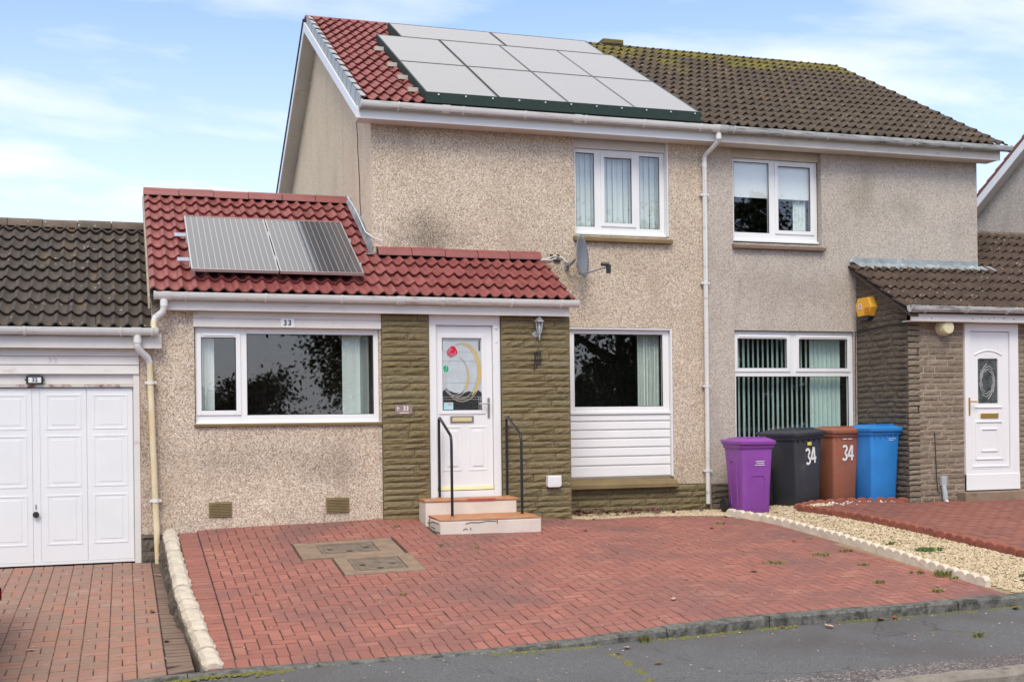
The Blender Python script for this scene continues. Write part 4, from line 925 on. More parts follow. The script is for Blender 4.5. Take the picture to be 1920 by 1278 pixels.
# ============================================================ HOUSE 34
H34 = thing('semi_detached_house', 'grey pink roughcast house with mossy brown tiled roof and a brown stone porch', 'house', (7.622, 1.02, 0), 'pair of semi detached houses')
wall_y(MB(), 7.6215, 12.06, -.3, 5.0, 1.021, 1.25, [(8.02, 9.42, 3.58, 5.1), (8.02, 9.94, .38, 2.37)]).build('front_wall', M_rc34, H34)
MB().prism([(1.25, -.3), (9.15, -.3), (9.15, 5.16), (5.05, 7.40), (1.25, 5.25)], 'X', 11.86, 12.058).build('gable_wall', M_rc34, H34)
r34 = MB(); slab(r34, 7.421, 12.29, .65, 5.035, 5.05); slab(r34, 7.62, 12.29, 9.45, 5.035, 5.05)
r34 = r34.build('roof', M_under, H34)
tiles(r34, 7.43, 12.30, .655, 5.052, 4.98, M_tile34, limit=290)
ridge(r34, 7.43, 12.27, 5.05, 7.40, M_ridge34, .12)
MB().box(7.72, 8.1, 4.9, 5.2, 7.47, 7.56).build('ridge_vent', M_ridge34, r34, bevel=.02)
MB().prism([(.77, 4.89), (5.05, 7.26), (9.33, 4.89), (9.33, 5.03), (5.05, 7.40), (.77, 5.03)], 'X', 12.235, 12.258).build('barge_board', M_fasciaold, H34)
MB().prism([(.77, 4.9), (5.05, 7.27), (9.33, 4.9), (9.33, 4.912), (5.05, 7.282), (.77, 4.912)], 'X', 12.06, 12.235).build('verge_soffit', M_fasciaold, H34)
MB().box(7.6215, 12.258, .75, .772, 4.882, 5.03).build('fascia_board', M_fasciaold, H34)
MB().box(7.6215, 12.235, .772, 1.02, 4.884, 4.894).build('soffit', M_fasciaold, H34)
gutter(H34, 7.64, 12.36, .672, 5.072, M_gutterold, [7.85, 8.6, 9.3, 10.15, 10.75, 11.5], (7.7, 10.6), 'weathered grey gutter')
b34 = MB().box(7.622, 8.4, 1.012, 1.02, -.3, .28).build('stone_base', M_mortar34, H34)
stones(b34, 'Y', 1.011, 7.63, 8.0, -.16, .27, M_stone34s)
MB().prism([(.945, 3.495), (.94, 3.535), (1.10, 3.59), (1.25, 3.59), (1.25, 3.495)], 'X', 8.0, 9.445).build('window_sill', M_sill34, H34, bevel=.004)
MB().box(8.02, 9.415, 1.085, 1.11, 4.765, 5.0).build('head_board', sm('head_board_tan', (.60, .50, .40), .6, .15, 3), H34)
window(H34, 8.02, 9.405, 3.64, 4.765, 1.12, [(8.09, 8.64, 3.74, 4.72, 0), (8.78, 9.30, 3.785, 4.69, 1)])
window(H34, 8.02, 9.935, .45, 2.36, 1.08, [(8.09, 8.87, 1.85, 2.26, 1), (9.06, 9.85, 1.85, 2.26, 1), (8.07, 9.87, .52, 1.735, 0)])
o = MB().box(8.04, 9.38, 1.19, 1.194, 4.24, 4.76).build('roller_blind', M_roller); tag(o, 'pale roller blind pulled half way down behind the upstairs window of the grey house', 'blind')
t = thing('curtain', 'pale net curtain at the right edge of the grey house upstairs window', 'curtain', (9.2, 1.25, 4))
m = MB(); vs = []
for i in range(19): vs += [(9.10 + .012 * i, 1.26 + .012 * sin(i * 1.5), 4.35), (9.10 + .012 * i, 1.26 + .012 * sin(i * 1.5), 3.65)]
m.add(vs, [(2 * i, 2 * i + 1, 2 * i + 3, 2 * i + 2) for i in range(18)]).build('cloth', M_blind, t, smooth=True)
vblind('pale green vertical blind of half open slats behind the bins', 8.05, 9.9, .5, 2.33, 1.26, [(8.13, 9.30, .077, .74), (9.38, 9.86, .07, .25)], M_blindg)
# porch and side extension of 34
Q3 = lambda y: 2.60 + .55 * (y + .40)
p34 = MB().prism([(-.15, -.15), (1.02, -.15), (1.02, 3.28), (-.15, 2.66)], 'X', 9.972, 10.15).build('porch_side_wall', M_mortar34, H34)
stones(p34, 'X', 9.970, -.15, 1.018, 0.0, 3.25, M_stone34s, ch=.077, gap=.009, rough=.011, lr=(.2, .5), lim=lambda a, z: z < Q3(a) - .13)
f34 = wall_y(MB(), 9.972, 15.0, -.15, 2.62, -.15, .05, [(10.855, 11.745, .13, 2.41)]).build('porch_front_wall', M_mortar34, H34)
stones(f34, 'Y', -.152, 9.965, 10.85, .0, 2.41, M_stone34, ch=.077, gap=.014, rough=.008, lr=(.16, .40))
stones(f34, 'Y', -.152, 11.75, 12.75, .0, 2.41, M_stone34, ch=.077, gap=.014, rough=.008, lr=(.16, .40))
MB().box(12.06, 15, 5.2, 5.3, -.2, 2.7).box(14.9, 15, .05, 5.2, -.2, 2.7).box(10.15, 15, .05, 5.2, -.12, -.02).box(10.15, 15, .05, 1.0, 2.5, 2.55).build('extension_shell', M_int, H34)
xr = MB(); slab(xr, 9.84, 12.06, -.38, 2.55, 1.02); slab(xr, 12.06, 15.1, -.38, 2.55, 2.45); slab(xr, 12.06, 15.1, 5.28, 2.55, 2.45)
xr = xr.build('extension_roof', M_under, H34)
n1_ = tiles(xr, 9.82, 12.08, -.375, 2.553, .95, M_tile34b)
tiles(xr, 12.08, 15.1, -.375, 2.553, 2.42, M_tile34b)
ridge(xr, 12.09, 15.1, 2.45, 4.07, M_ridge32, .10)
MB().prism([(-.36, 2.47), (1.0, 3.215), (1.0, 3.30), (-.36, 2.55)], 'X', 9.86, 9.99).build('undercloak', M_stone34s, H34)
m = MB(); vs = []; n = 44
for i in range(n + 1):
    x = 9.86 + (12.22 - 9.86) * i / n; h = .014 * cos(((x - 9.82) / .145 - .3) * 2 * pi)
    yo = .80 + .02 * sin(i * 1.3)
    vs += [(min(x, 12.06), 1.015, 3.425), (min(x, 12.06), 1.012, 3.35), (x, .93, Q3(.93) + .012 + h), (x + .02, yo, Q3(yo) + .006 + h)]
m.add(vs, [(4 * i + k, 4 * i + k + 1, 4 * i + k + 5, 4 * i + k + 4) for i in range(n) for k in range(3)]).build('lead_flashing', M_lead, H34)
MB().box(9.885, 15.0, -.352, -.33, 2.41, 2.535).build('fascia_board', M_fascia, H34)
MB().box(9.885, 15.0, -.33, -.155, 2.41, 2.42).build('soffit', M_fascia, H34)
m = MB()
for x in (10.2, 10.85, 11.0, 11.12, 11.2, 11.35, 11.52): m.lathe([(.002, -.357), (.008, -.356), (.008, -.352)], (x, 0, 2.46 + rr(-.01, .01)), 'Y', 6)
m.build('rusty_nail', M_leafbr, H34)
gutter(H34, 9.83, 15.0, -.41, 2.605, M_gutterold, [10.05, 10.7, 11.35, 12.0], (9.9,))
df = wall_y(MB(), 10.86, 11.74, .14, 2.405, -.18, -.08, [(10.95, 11.60, .42, 2.30)]).build('door_frame', M_frame, H34, bevel=.006)
d34 = wall_y(MB(), 10.955, 11.595, .425, 2.295, -.15, -.10, [(11.09, 11.42, 1.32, 1.93)]).build('front_door', M_frame, H34, bevel=.003)
MB().box(11.08, 11.43, -.13, -.12, 1.31, 2.0).build('pane', sm('patterned_glass', (.10, .115, .11), .15, .7, 9), d34)
arc = [(11.03 + (11.48 - 11.03) * i / 10, 1.955 + .06 * sin(pi * i / 10)) for i in range(11)]
MB().tube([(x, -.155, z + .025) for x, z in arc], .010, 6).prism([(11.08, 1.93)] + [(11.09 + .33 * i / 8, 1.92 + .05 * sin(pi * i / 8)) for i in range(9)] + [(11.43, 1.93), (11.43, 2.02), (11.08, 2.02)], 'Y', -.152, -.149).build('arched_bead', M_frame, d34)
m = MB()
for i in range(8):
    a = i * .8; m.tube([(11.255 + .13 * cos(a + u * .5) * (1 - .08 * u), -.132, 1.62 + .24 * sin(a + u * .5) * (1 - .1 * u)) for u in range(5)], .004, 5)
m.build('lead_pattern', M_leadline, d34)
for (a, b, c, d, w2) in ((11.03, 11.48, 1.255, 1.28, 0), (11.03, 11.49, .55, 1.08, 1), (11.12, 11.40, .66, .98, 1), (10.98, 11.58, .45, .475, 0)):
    (wall_y(MB(), a, b, c, d, -.165, -.149, [(a + .022, b - .022, c + .022, d - .022)] if w2 else [])).build('door_moulding', M_frame, d34, bevel=.007)
MB().box(11.12, 11.41, -.168, -.149, 1.12, 1.185).build('letterbox', M_brass, d34, bevel=.005)
hn = MB().box(10.905, 10.93, -.192, -.17, 1.16, 1.40).build('door_handle', M_brass, H34, bevel=.005)
MB().tube([(10.918, -.19, 1.345), (10.918, -.23, 1.345), (11.03, -.235, 1.34)], .009, 8).build('lever', M_brass, hn, smooth=True)
MB().box(10.86, 11.74, -.19, -.08, .14, .36).build('door_threshold', M_frame, df, bevel=.006)
o = MB().box(10.72, 12.1, -.34, -.155, -.1, .125).build('doorstep', M_conc, None, .01); tag(o, 'low grey brown concrete step below the white door with an arched pane', 'step')
t = thing('wall_lamp', 'round cream bulkhead lamp under the porch fascia of the grey house', 'lamp', (10.50, -.2, 2.33))
MB().lathe([(.03, -.32), (.078, -.318), (.092, -.30), (.097, -.26)], (10.50, 0, 2.335), 'Y', 26).build('lamp_cover', M_cream, t, smooth=True)
MB().lathe([(.102, -.26), (.105, -.165)], (10.50, 0, 2.335), 'Y', 26).build('lamp_base', M_cream, t, smooth=True)
t = thing('alarm_box', 'yellow hexagonal burglar alarm box with dark base on the porch side wall', 'alarm box', (9.9, .7, 2.68))
def yz(p, x0, x1, taper=.0):
    cy_ = sum(a for a, _ in p) / len(p); cz_ = sum(b for _, b in p) / len(p)
    return [[(x1, a, b) for a, b in p], [(x0, cy_ + (a - cy_) * (1 - taper), cz_ + (b - cz_) * (1 - taper)) for a, b in p]]
MB().loft(yz([(.92, 2.72), (.86, 2.835), (.58, 2.835), (.50, 2.68), (.58, 2.55), (.86, 2.55)], 9.87, 9.965, .12)).build('alarm_case', M_yellow, t, bevel=.008)
MB().loft(yz([(.86, 2.55), (.58, 2.55), (.62, 2.50), (.80, 2.50)], 9.875, 9.96, .06)).build('strobe', M_navypl, t)
MB().box(9.8665, 9.869, .74, .82, 2.66, 2.74).build('emblem', sm('emblem_pale', (.8, .72, .66), .5), t)
MB().box(9.864, 9.867, .755, .765, 2.675, 2.725).box(9.864, 9.867, .765, .80, 2.672, 2.680).box(9.864, 9.867, .765, .795, 2.697, 2.705).box(9.864, 9.867, .765, .80, 2.720, 2.728).build('emblem', M_pink, t)
for k in range(7): MB().box(9.862, 9.870, .56, .67, 2.585 + k * .014, 2.592 + k * .014).build('louvre', sm('alarm_orange', (.7, .30, .02), .5) if k == 0 else bpy.data.materials['alarm_orange'], t)
o = MB().tube([(9.935, 1.0, 2.36), (9.94, .6, 2.38), (9.938, .2, 2.405), (9.94, -.14, 2.40)], .009, 6).tube([(9.935, 1.0, 2.36), (9.93, 1.005, 1.5), (9.93, 1.005, .9)], .006, 6).build('alarm_cable', M_blackpl); tag(o, 'black cable clipped along the porch side wall below the alarm box', 'cable')
t = thing('utility_outlet', 'small grey plastic outlet box and bent spout at the foot of the porch stone', 'pipe', (10.48, -.2, .15))
MB().box(10.44, 10.525, -.215, -.16, .215, .345).build('casing', M_grey, t, bevel=.006)
MB().tube([(10.48, -.19, .22), (10.48, -.22, .12), (10.485, -.22, .03)], .034, 10).build('spout', M_grey, t, smooth=True)
MB().tube([(10.485, -.22, .04), (10.50, -.24, -.01)], .026, 10).build('elbow', M_frame, t)
MB().tube([(10.36, -.175, .95), (10.37, -.175, .7), (10.385, -.175, .3), (10.40, -.175, .15), (10.44, -.18, .12)], .006, 6).build('cable', M_blackpl, t)

# ============================================================ GARAGE 32
GA = thing('garage', 'low white fronted garage with dark lichened tile roof beside the red roofed house', 'garage', (-.9, 0, -.35))
wall_y(MB(), .168, .302, -.04, 2.10, 0.002, .2).build('garage_pier', M_rc33, GA)
bs = MB().box(.168, .36, -.010, .15, -.5, -.04).build('pier_base', M_stone34s, GA)
stones(bs, 'Y', -.011, .17, .355, -.36, -.04, M_rockd, ch=.15, lr=(.18, .2), rough=.02)
MB().box(-5.5, .168, .35, .45, -.5, 2.1).box(-5.5, -1.9, .0, .2, -.5, 2.1).build('garage_shell', M_int, GA)
gf = MB().box(.102, .168, -.012, .08, -.35, 1.72).box(-1.96, -1.9, -.012, .08, -.35, 1.72).box(-1.9, .102, .012, .08, 1.605, 1.72).build('door_frame', M_fascia, GA, bevel=.004)
MB().box(-1.9, .10, .002, .03, 1.578, 1.603).build('rusty_lintel', M_rust, GA)
dg = MB().box(-1.895, .098, .045, .08, -.32, 1.57).build('garage_door', M_garage, GA)
MB().box(-1.895, .098, .030, .05, -.33, -.30).build('bottom_rail', M_garage, dg)
for x0, x1 in ((-.378, .092), (-.855, -.384), (-1.41, -.935), (-1.89, -1.416)):
    MB().box(x0, x1, .036, .045, -.298, 1.565).build('door_panel', M_garage, dg, bevel=.004)
    w_ = x1 - x0
    for (z0, z1) in ((1.12, 1.50), (.48, 1.05) if False else (.50, 1.06), (-.12, .42)):
        wall_y(MB(), x0 + .055, x1 - .055, z0, z1, .0315, .037, [(x0 + .075, x1 - .075, z0 + .02, z1 - .02)]).box(x0 + .115, x1 - .115, .0325, .037, z0 + .05, z1 - .05).build('panel_moulding', M_garage, dg, bevel=.004)
MB().box(-.932, -.858, .039, .046, -.298, 1.565).build('centre_strip', M_garage, dg)
hn = MB().lathe([(.012, -.012), (.030, -.010), (.034, .004), (.022, .02), (.014, .04)], (-.905, 0, .215), 'Y', 16).build('door_handle', M_blackpl, dg, smooth=True)
MB().box(-.911, -.899, .034, .04, .27, .32).build('keyhole', M_leafbr, dg)
m0 = MB().box(-2.2, .166, -.01, .01, 1.722, 2.0).build('cladding', M_fascia, GA)
for a, b in ((1.715, 1.812), (1.816, 1.905), (1.909, 1.995)):
    MB().prism([(-.01, a), (-.032, a + .004), (-.022, b), (-.01, b)], 'X', -2.2, .164).build('cladding_board', M_fascia, m0)
for x_, c_ in ((-.745, '3'), (-.69, '2')): textmesh(c_, .085, sm('ghost_lettering', (.66, .63, .60), .5), GA, (x_, -.0305, 1.863), bold=.001, ext=.0015, name='digit')
MB().box(-2.3, .402, -.142, -.12, 1.992, 2.15).build('fascia_board', M_fascia, GA)
MB().box(-2.3, .302, -.12, .0, 1.992, 2.0).build('soffit', M_fascia, GA)
gutter(GA, -2.3, .355, -.205, 2.205, M_gutter, [-2.0, -.98, -.02, .30], (.14,))
gr = MB(); slab(gr, -2.6, .30, -.18, 2.165, 2.6); slab(gr, -2.6, .30, 5.38, 2.165, 2.6)
gr = gr.build('roof', M_under, GA)
tiles(gr, -2.60, .30, -.175, 2.18, 2.56, M_tile32)
ridge(gr, -2.6, .29, 2.6, 3.70, M_ridge32, .11, .42)
pipe(GA, [(.15, -.205, 2.16), (.15, -.205, 2.02), (.16, -.19, 1.98), (.25, -.10, 1.90), (.275, -.075, 1.84)], M_gutter, .036, socket=[(.15, -.205, 2.08)])
pipe(GA, [(.275, -.075, 1.85), (.34, -.075, -.36)], M_pipeyel, .033, [(.285, -.075, 1.62), (.322, -.075, .33)])
pipe(H33, [(.43, -.205, 2.56), (.43, -.205, 2.44), (.42, -.19, 2.39), (.345, -.15, 2.33), (.325, -.15, 2.28)], M_gutter, .036, socket=[(.43, -.205, 2.48)])
pipe(H33, [(.325, -.15, 2.29), (.315, -.195, 2.13)], M_pipeyel, .034)
t = thing('number_plate', 'ornate black framed plate reading 32 above the garage door', 'sign', (-.90, -.02, 1.655))
wall_y(MB(), -.985, -.815, 1.61, 1.70, -.03, -.012, [(-.965, -.835, 1.625, 1.685)]).lathe([(.008, -.03), (.012, -.02)], (-.99, 0, 1.655), 'Y', 8).lathe([(.008, -.03), (.012, -.02)], (-.81, 0, 1.655), 'Y', 8).box(-.95, -.85, -.03, -.015, 1.70, 1.712).build('frame', M_black, t, bevel=.003)
MB().box(-.965, -.835, -.022, -.014, 1.625, 1.685).build('plate', M_whitepaint, t)
textmesh('32', .06, M_navy, t, (-.90, -.024, 1.655), bold=.001)

# ============================================================ far house on the right
FH = thing('house', 'distant roughcast gable with red tiled verge at the right edge behind the brown roof', 'house', (18, 5, 0))
MB().prism([(1.3, 0), (9.6, 0), (9.6, 4.75), (5.4, 7.48), (1.3, 4.75)], 'X', 18.0, 26).build('gable_wall', M_rcfar, FH)
fz = lambda y: 7.72 - .655 * abs(y - 5.4)
MB().prism([(.9, fz(.9) - .03), (5.4, 7.69), (9.9, fz(9.9) - .03), (9.9, fz(9.9) - .09), (5.4, 7.63), (.9, fz(.9) - .09)], 'X', 17.8, 26).build('roof', M_tilefar, FH)
m = MB()
for k in range(17):
    y = 9.9 - k * .27; z = fz(y); m.prism([(y, z - .06), (y, z + .03), (y - .28, z + .183), (y - .28, z + .13)], 'X', 17.78, 18.1)
    y2 = .9 + k * .27
    m.prism([(y2, fz(y2) - .06), (y2, fz(y2) + .03), (y2 + .28, fz(y2) + .183), (y2 + .28, fz(y2) + .13)], 'X', 17.78, 18.1)
m.build('verge_tiles', M_tilefar, FH)
MB().prism([(9.85, fz(9.85) - .27), (5.4, 7.45), (.95, fz(.95) - .27), (.95, fz(.95) - .07), (5.4, 7.65), (9.85, fz(9.85) - .07)], 'X', 17.79, 17.82).build('barge_board', M_white, FH)
MB().prism([(9.85, fz(9.85) - .27), (5.4, 7.45), (.95, fz(.95) - .27), (.95, fz(.95) - .25), (5.4, 7.47), (9.85, fz(9.85) - .25)], 'X', 17.82, 18.0).build('verge_soffit', M_fascia, FH)

# ============================================================ manholes
def manhole(label, x0, x1, y0, y1, lx0, lx1, ly0, ly1):
    t = thing('manhole', label, 'manhole cover', ((x0 + x1) / 2, (y0 + y1) / 2, G((x0 + x1) / 2, (y0 + y1) / 2)))
    def quad(a, b, c, d, up, dn): return [[(a, c, G(a, c) + dn), (b, c, G(b, c) + dn), (b, d, G(b, d) + dn), (a, d, G(a, d) + dn)], [(a, c, G(a, c) + up), (b, c, G(b, c) + up), (b, d, G(b, d) + up), (a, d, G(a, d) + up)]]
    m = MB(); m.loft(quad(x0, x1, y0, ly0, .004, -.05)); m.loft(quad(x0, x1, ly1, y1, .004, -.05)); m.loft(quad(x0, lx0, ly0, ly1, .004, -.05)); m.loft(quad(lx1, x1, ly0, ly1, .004, -.05))
    m.build('surround', M_conc, t)
    g = .008
    MB().loft(quad(lx0 + .002, lx1 - .002, ly0 + .002, ly1 - .002, -.016, -.05)).build('frame', M_under, t)
    l = MB().loft(quad(lx0 + g, lx1 - g, ly0 + g, ly1 - g, -.001, -.03)).build('lid', M_iron, t)
    a, b, c, d = lx0 + .05, lx1 - .05, ly0 + .045, ly1 - .045
    for q in ((a, b, c, c + .012), (a, b, d - .012, d), (a, a + .012, c + .012, d - .012), (b - .012, b, c + .012, d - .012)): MB().loft(quad(*q, .003, -.001)).build('lid_rib', M_iron, l)
    for px_, py_ in ((a + .06, (c + d) / 2), (b - .06, (c + d) / 2), ((a + b) / 2, c + .06)):
        MB().lathe([(.035, G(px_, py_) - .001), (.03, G(px_, py_) + .002)], (px_, py_, 0), 'Z', 10).build('keyhole', M_under, l)
    return t
manhole('rear rectangular manhole cover in a brown concrete surround nearer the house wall', 1.68, 2.72, -1.76, -1.04, 1.90, 2.50, -1.60, -1.16)
manhole('front manhole cover in a brown concrete surround set forward on the red drive', 1.98, 2.76, -2.50, -1.765, 2.10, 2.62, -2.38, -1.87)

# ============================================================ boundary wall with cream coping, left of the drive
t = thing('boundary_wall', 'low stone boundary wall with rugged cream coping between the two brick drives', 'wall', (.5, -2.5, -.3))
def xw(y): return itp([(-5, .60), (-4.2, .55), (-2.8, .49), (-1.4, .475), (0, .47)], y)
m = MB(); secs = []
for i in range(21):
    y = -5.0 + 5.0 * i / 20; x = xw(y) - .02; secs.append([(x - .08, y, -.75), (x + .07, y, -.75), (x + .07, y, G(.6, y) - .02), (x - .07 + rr(-.01, .01), y, G(.6, y) - .02)])
m.loft(secs).build('wall_core', M_rockd, t)
ys = [-4.98, -4.55, -4.10, -3.80, -3.42, -3.10, -2.62, -2.15, -1.62, -1.10, -.62, -.03]
for i, (a, b) in enumerate(zip(ys, ys[1:])):
    n = 6; secs = []; top = .045 + rr(-.008, .01); wd = rr(.074, .082)
    for k in range(n + 1):
        y = a + .014 + (b - a - .028) * k / n; x = xw(y) + rr(-.003, .003); g = G(.62, y); e = .010 if k in (0, n) else 0
        secs.append([(x - wd + e, y, g - .06), (x + wd - e, y, g - .055), (x + wd + rr(-.012, .006) - e, y, g + top * .35), (x + wd * .55, y, g + top + rr(-.008, .006) - e), (x, y, g + top + rr(-.006, .010) - e), (x - wd * .6, y, g + top + rr(-.008, .006) - e), (x - wd + rr(-.008, .012) + e, y, g + top * .2)])
    m = MB().loft(secs).build('coping_stone', M_rockw, t)
m = MB(); rows = 3
for j in range(rows):
    y = -4.97 + rr(0, .1)
    while y < -.1:
        l = rr(.2, .4); zt = G(.6, y) - .05 - j * .13; zb = G(.2, y)
        if zt - .06 > zb:
            x = xw(y) - .10; z1 = zt; z0 = max(zt - .125, zb - .1)
            vs = [(x + rr(-.02, .01), y, z0), (x + rr(-.02, .01), y + l - .01, z0), (x + rr(-.015, .015), y + l - .01, z1), (x + rr(-.015, .015), y, z1), (x - .03 + rr(-.012, .012), y + l * .5, (z0 + z1) / 2), (x + .06, y, z0), (x + .06, y + l, z0), (x + .06, y + l, z1), (x + .06, y, z1)]
            MB().add(vs, [(0, 1, 4), (1, 2, 4), (2, 3, 4), (3, 0, 4), (0, 5, 6, 1), (1, 6, 7, 2), (2, 7, 8, 3), (3, 8, 5, 0)]).build('wall_stone', M_rockd, t)
        y += l

# ============================================================ scalloped garden edging
def scallop_mesh(L, nsc, h, th, mat, seed):
    rnd = random.Random(seed); top = []
    for i in range(nsc * 6 + 1):
        u = i / (nsc * 6); ph = (i % 6) / 6; zt = h - .03 + .03 * sqrt(max(0, 1 - (2 * ph - 1) ** 2))
        top.append((u * L - L / 2, zt + rnd.uniform(-.002, .002)))
    m = MB(); vs = []; n = len(top)
    for y, dz, hh in ((-th / 2, 0, 0), (-th / 2 + .008, .008, 1), (th / 2 - .008, .008, 1), (th / 2, 0, 0)):
        vs += [(x, y + rnd.uniform(-.0015, .0015), z - (0 if hh else .010)) for x, z in top]
    fs = [(j * n + i, j * n + i + 1, (j + 1) * n + i + 1, (j + 1) * n + i) for j in range(3) for i in range(n - 1)]
    k = len(vs); vs += [(-L / 2, -th / 2, -.08), (L / 2, -th / 2, -.08), (L / 2, th / 2, -.08), (-L / 2, th / 2, -.08)]
    fs += [tuple([k, k + 1] + list(range(n - 1, -1, -1))), tuple([k + 2, k + 3] + list(range(3 * n, 4 * n))), (k + 1, k + 2, 4 * n - 1, 3 * n - 1, 2 * n - 1, n - 1), (k + 3, k, 0, n, 2 * n, 3 * n)]
    return m.add(vs, fs).mesh('edging_block', mat)
def edging(label, pts, h, th, L, nsc, mat):
    t = thing('garden_edging', label, 'garden edging', (pts[0][0], pts[0][1], G(*pts[0])))
    mes = [scallop_mesh(L - .01, nsc, h, th, mat, s_) for s_ in range(3)]
    P = [Vector(p) for p in pts]; d = 0; tot = sum((b - a).length for a, b in zip(P, P[1:]))
    def at(s_):
        for a, b in zip(P, P[1:]):
            l = (b - a).length
            if s_ <= l: return a.lerp(b, s_ / l)
            s_ -= l
        return P[-1]
    while d + L * .6 < tot:
        a, b = at(d), at(min(d + L, tot)); c = (a + b) / 2; ang = math.atan2(b.y - a.y, b.x - a.x); za, zb = G(a.x, a.y), G(b.x, b.y)
        inst('edging_block', random.choice(mes), t, Matrix.Translation((c.x, c.y, (za + zb) / 2 + rr(-.006, .004))) @ Matrix.Rotation(ang + rr(-.015, .015), 4, 'Z') @ Matrix.Rotation(-atan((zb - za) / max(.1, (b - a).length)), 4, 'Y'))
        d += L
edging('cream scalloped concrete edging running from the purple bin down to the kerb', [(7.37, .06), (7.52, -.35), (7.60, -.9), (7.63, -1.4), (7.60, -2.3), (7.55, -3.4), (7.50, -4.3), (7.46, -4.99)], .095, .065, .60, 4, M_edgew)
edging('terracotta scalloped edging along the far side of the gravel strip', [(8.32, -.05), (8.42, -.5), (8.55, -1.2), (8.63, -1.9), (8.70, -2.8), (8.76, -3.7), (8.80, -4.95)], .08, .07, .60, 4, M_edger)
edging('short terracotta scalloped edging in front of the brown and blue bins', [(8.34, .02), (8.6, .20), (9.1, .16), (9.6, .05), (9.93, -.10)], .055, .055, .45, 3, M_edger)

# ============================================================ wheelie bins
def rrect(w_, d_, r, z, n=4, oy=0):
    p = []
    for cx_, cy_, a0 in ((w_ / 2 - r, d_ / 2 - r, 0), (-w_ / 2 + r, d_ / 2 - r, pi / 2), (-w_ / 2 + r, -d_ / 2 + r, pi), (w_ / 2 - r, -d_ / 2 + r, 1.5 * pi)):
        for k in range(n + 1):
            a = a0 + pi / 2 * k / n; p.append((cx_ + r * cos(a), cy_ + oy + r * sin(a), z))
    return p
def bin_(label, mat, x, y, z, rz, w_, d_, h, lean=0, recess=True, grp=None):
    t = thing('wheelie_bin', label, 'wheelie bin', (0, 0, 0), grp)
    b = MB(); bw, bd = w_ * .80, d_ * .70; hb = h * .875
    b.loft([rrect(bw - .02, bd - .02, .04, .0, oy=-d_ * .02), rrect(bw, bd, .05, .02, oy=-d_ * .02), rrect(bw * .6 + w_ * .4 * .92, bd * .55 + d_ * .45 * .90, .05, hb * .5, oy=-d_ * .01), rrect(w_ * .93, d_ * .88, .045, hb * .97), rrect(w_ * .93, d_ * .88, .045, hb)])
    body = b.build('body', mat, t, smooth=True)
    MB().loft([rrect(w_ * .985, d_ * .94, .05, hb - .045), rrect(w_ * 1.0, d_ * .955, .05, hb - .035), rrect(w_ * 1.0, d_ * .955, .05, hb)]).build('rim', mat, t, smooth=True)
    for k in range(5 if not recess else 0):
        xx = (-.36 + .18 * k) * w_; MB().box(xx - .006, xx + .006, -d_ * .462, -d_ * .44, hb - .085, hb - .045).build('rib', mat, body)
    l = MB().loft([rrect(w_ * 1.04, d_ * 1.02, .05, hb + .002, oy=-.01), rrect(w_ * 1.06, d_ * 1.04, .055, hb + .012, oy=-.01), rrect(w_ * 1.06, d_ * 1.04, .055, hb + .045, oy=-.01), rrect(w_ * 1.0, d_ * .98, .06, hb + .055, oy=-.01), rrect(w_ * .82, d_ * .74, .07, hb + .085, oy=-.0), rrect(w_ * .74, d_ * .66, .06, hb + .088, oy=0)]).build('lid', mat, t, smooth=True)
    wall_y(MB(), -w_ * .30, w_ * .30, hb + .05, hb + .10, -d_ * .36, -d_ * .33, [(-w_ * .24, w_ * .24, hb + .07, hb + .09)]).build('lid_grip', mat, l, bevel=.006)
    for k in range(5): MB().box(-w_ * .28 + k * w_ * .14 - .012, -w_ * .28 + k * w_ * .14 + .012, -d_ * .25, d_ * .25, hb + .086, hb + .097).build('lid_ridge', mat, l, bevel=.004)
    MB().tube([(-w_ * .44, d_ * .50, hb + .03), (-w_ * .44, d_ * .60, hb + .05), (w_ * .44, d_ * .60, hb + .05), (w_ * .44, d_ * .50, hb + .03)], .015, 8).build('handle', mat, t, smooth=True)
    if recess:
        aw = w_ * .22; pts = [(-aw, .06), (-aw, hb * .50)] + [(-aw + .05 * (1 - cos(a)), hb * .50 + .05 * sin(a)) for a in (.5, 1, pi / 2)] + [(aw - .05 * (1 - cos(a)), hb * .50 + .05 * sin(a)) for a in (pi / 2, 1, .5)] + [(aw, hb * .50), (aw, .06)]
        fy = lambda z: -(bd / 2 + (d_ * .88 - bd) / 2 * min(1, z / hb)) - .0005 - d_ * .012
        MB().tube([(px_, fy(pz_) - .002, pz_) for px_, pz_ in pts], .007, 6).build('arch_rib', mat, body, smooth=True)
        fx = lambda z: -(bw / 2 + (w_ * .92 - bw) / 2 * min(1, z / hb)) - .001
        ad = d_ * .15; pts = [(ad, hb * .12), (ad, hb * .72), (ad * .6, hb * .77), (-ad * .6, hb * .77), (-ad, hb * .72), (-ad, hb * .12)]
        MB().tube([(fx(pz_) - .001, py_, pz_) for py_, pz_ in pts], .008, 6).build('side_rib', mat, body, smooth=True)
    for s_ in (-1, 1):
        wl_ = MB().lathe([(.05, -.022), (.088, -.024), (.10, -.012), (.10, .012), (.088, .024), (.05, .022)], (s_ * (bw / 2 + .035), d_ * .40, .10), 'X', 22).build('wheel', M_tyre, t, smooth=True)
        MB().lathe([(.018, -.028), (.05, -.02), (.05, .02), (.018, .028)], (s_ * (bw / 2 + .035), d_ * .40, .10), 'X', 14).build('hub', M_blackpl, wl_)
    MB().tube([(-bw / 2 - .03, d_ * .40, .10), (bw / 2 + .03, d_ * .40, .10)], .011, 8).build('axle', M_steel, t)
    pend.append((t, (x, y, z), rz, lean)); return t, body, hb, (lambda z: -(bd / 2 + (d_ * .88 - bd) / 2 * min(1, z / hb)) - d_ * .014)
pend = []
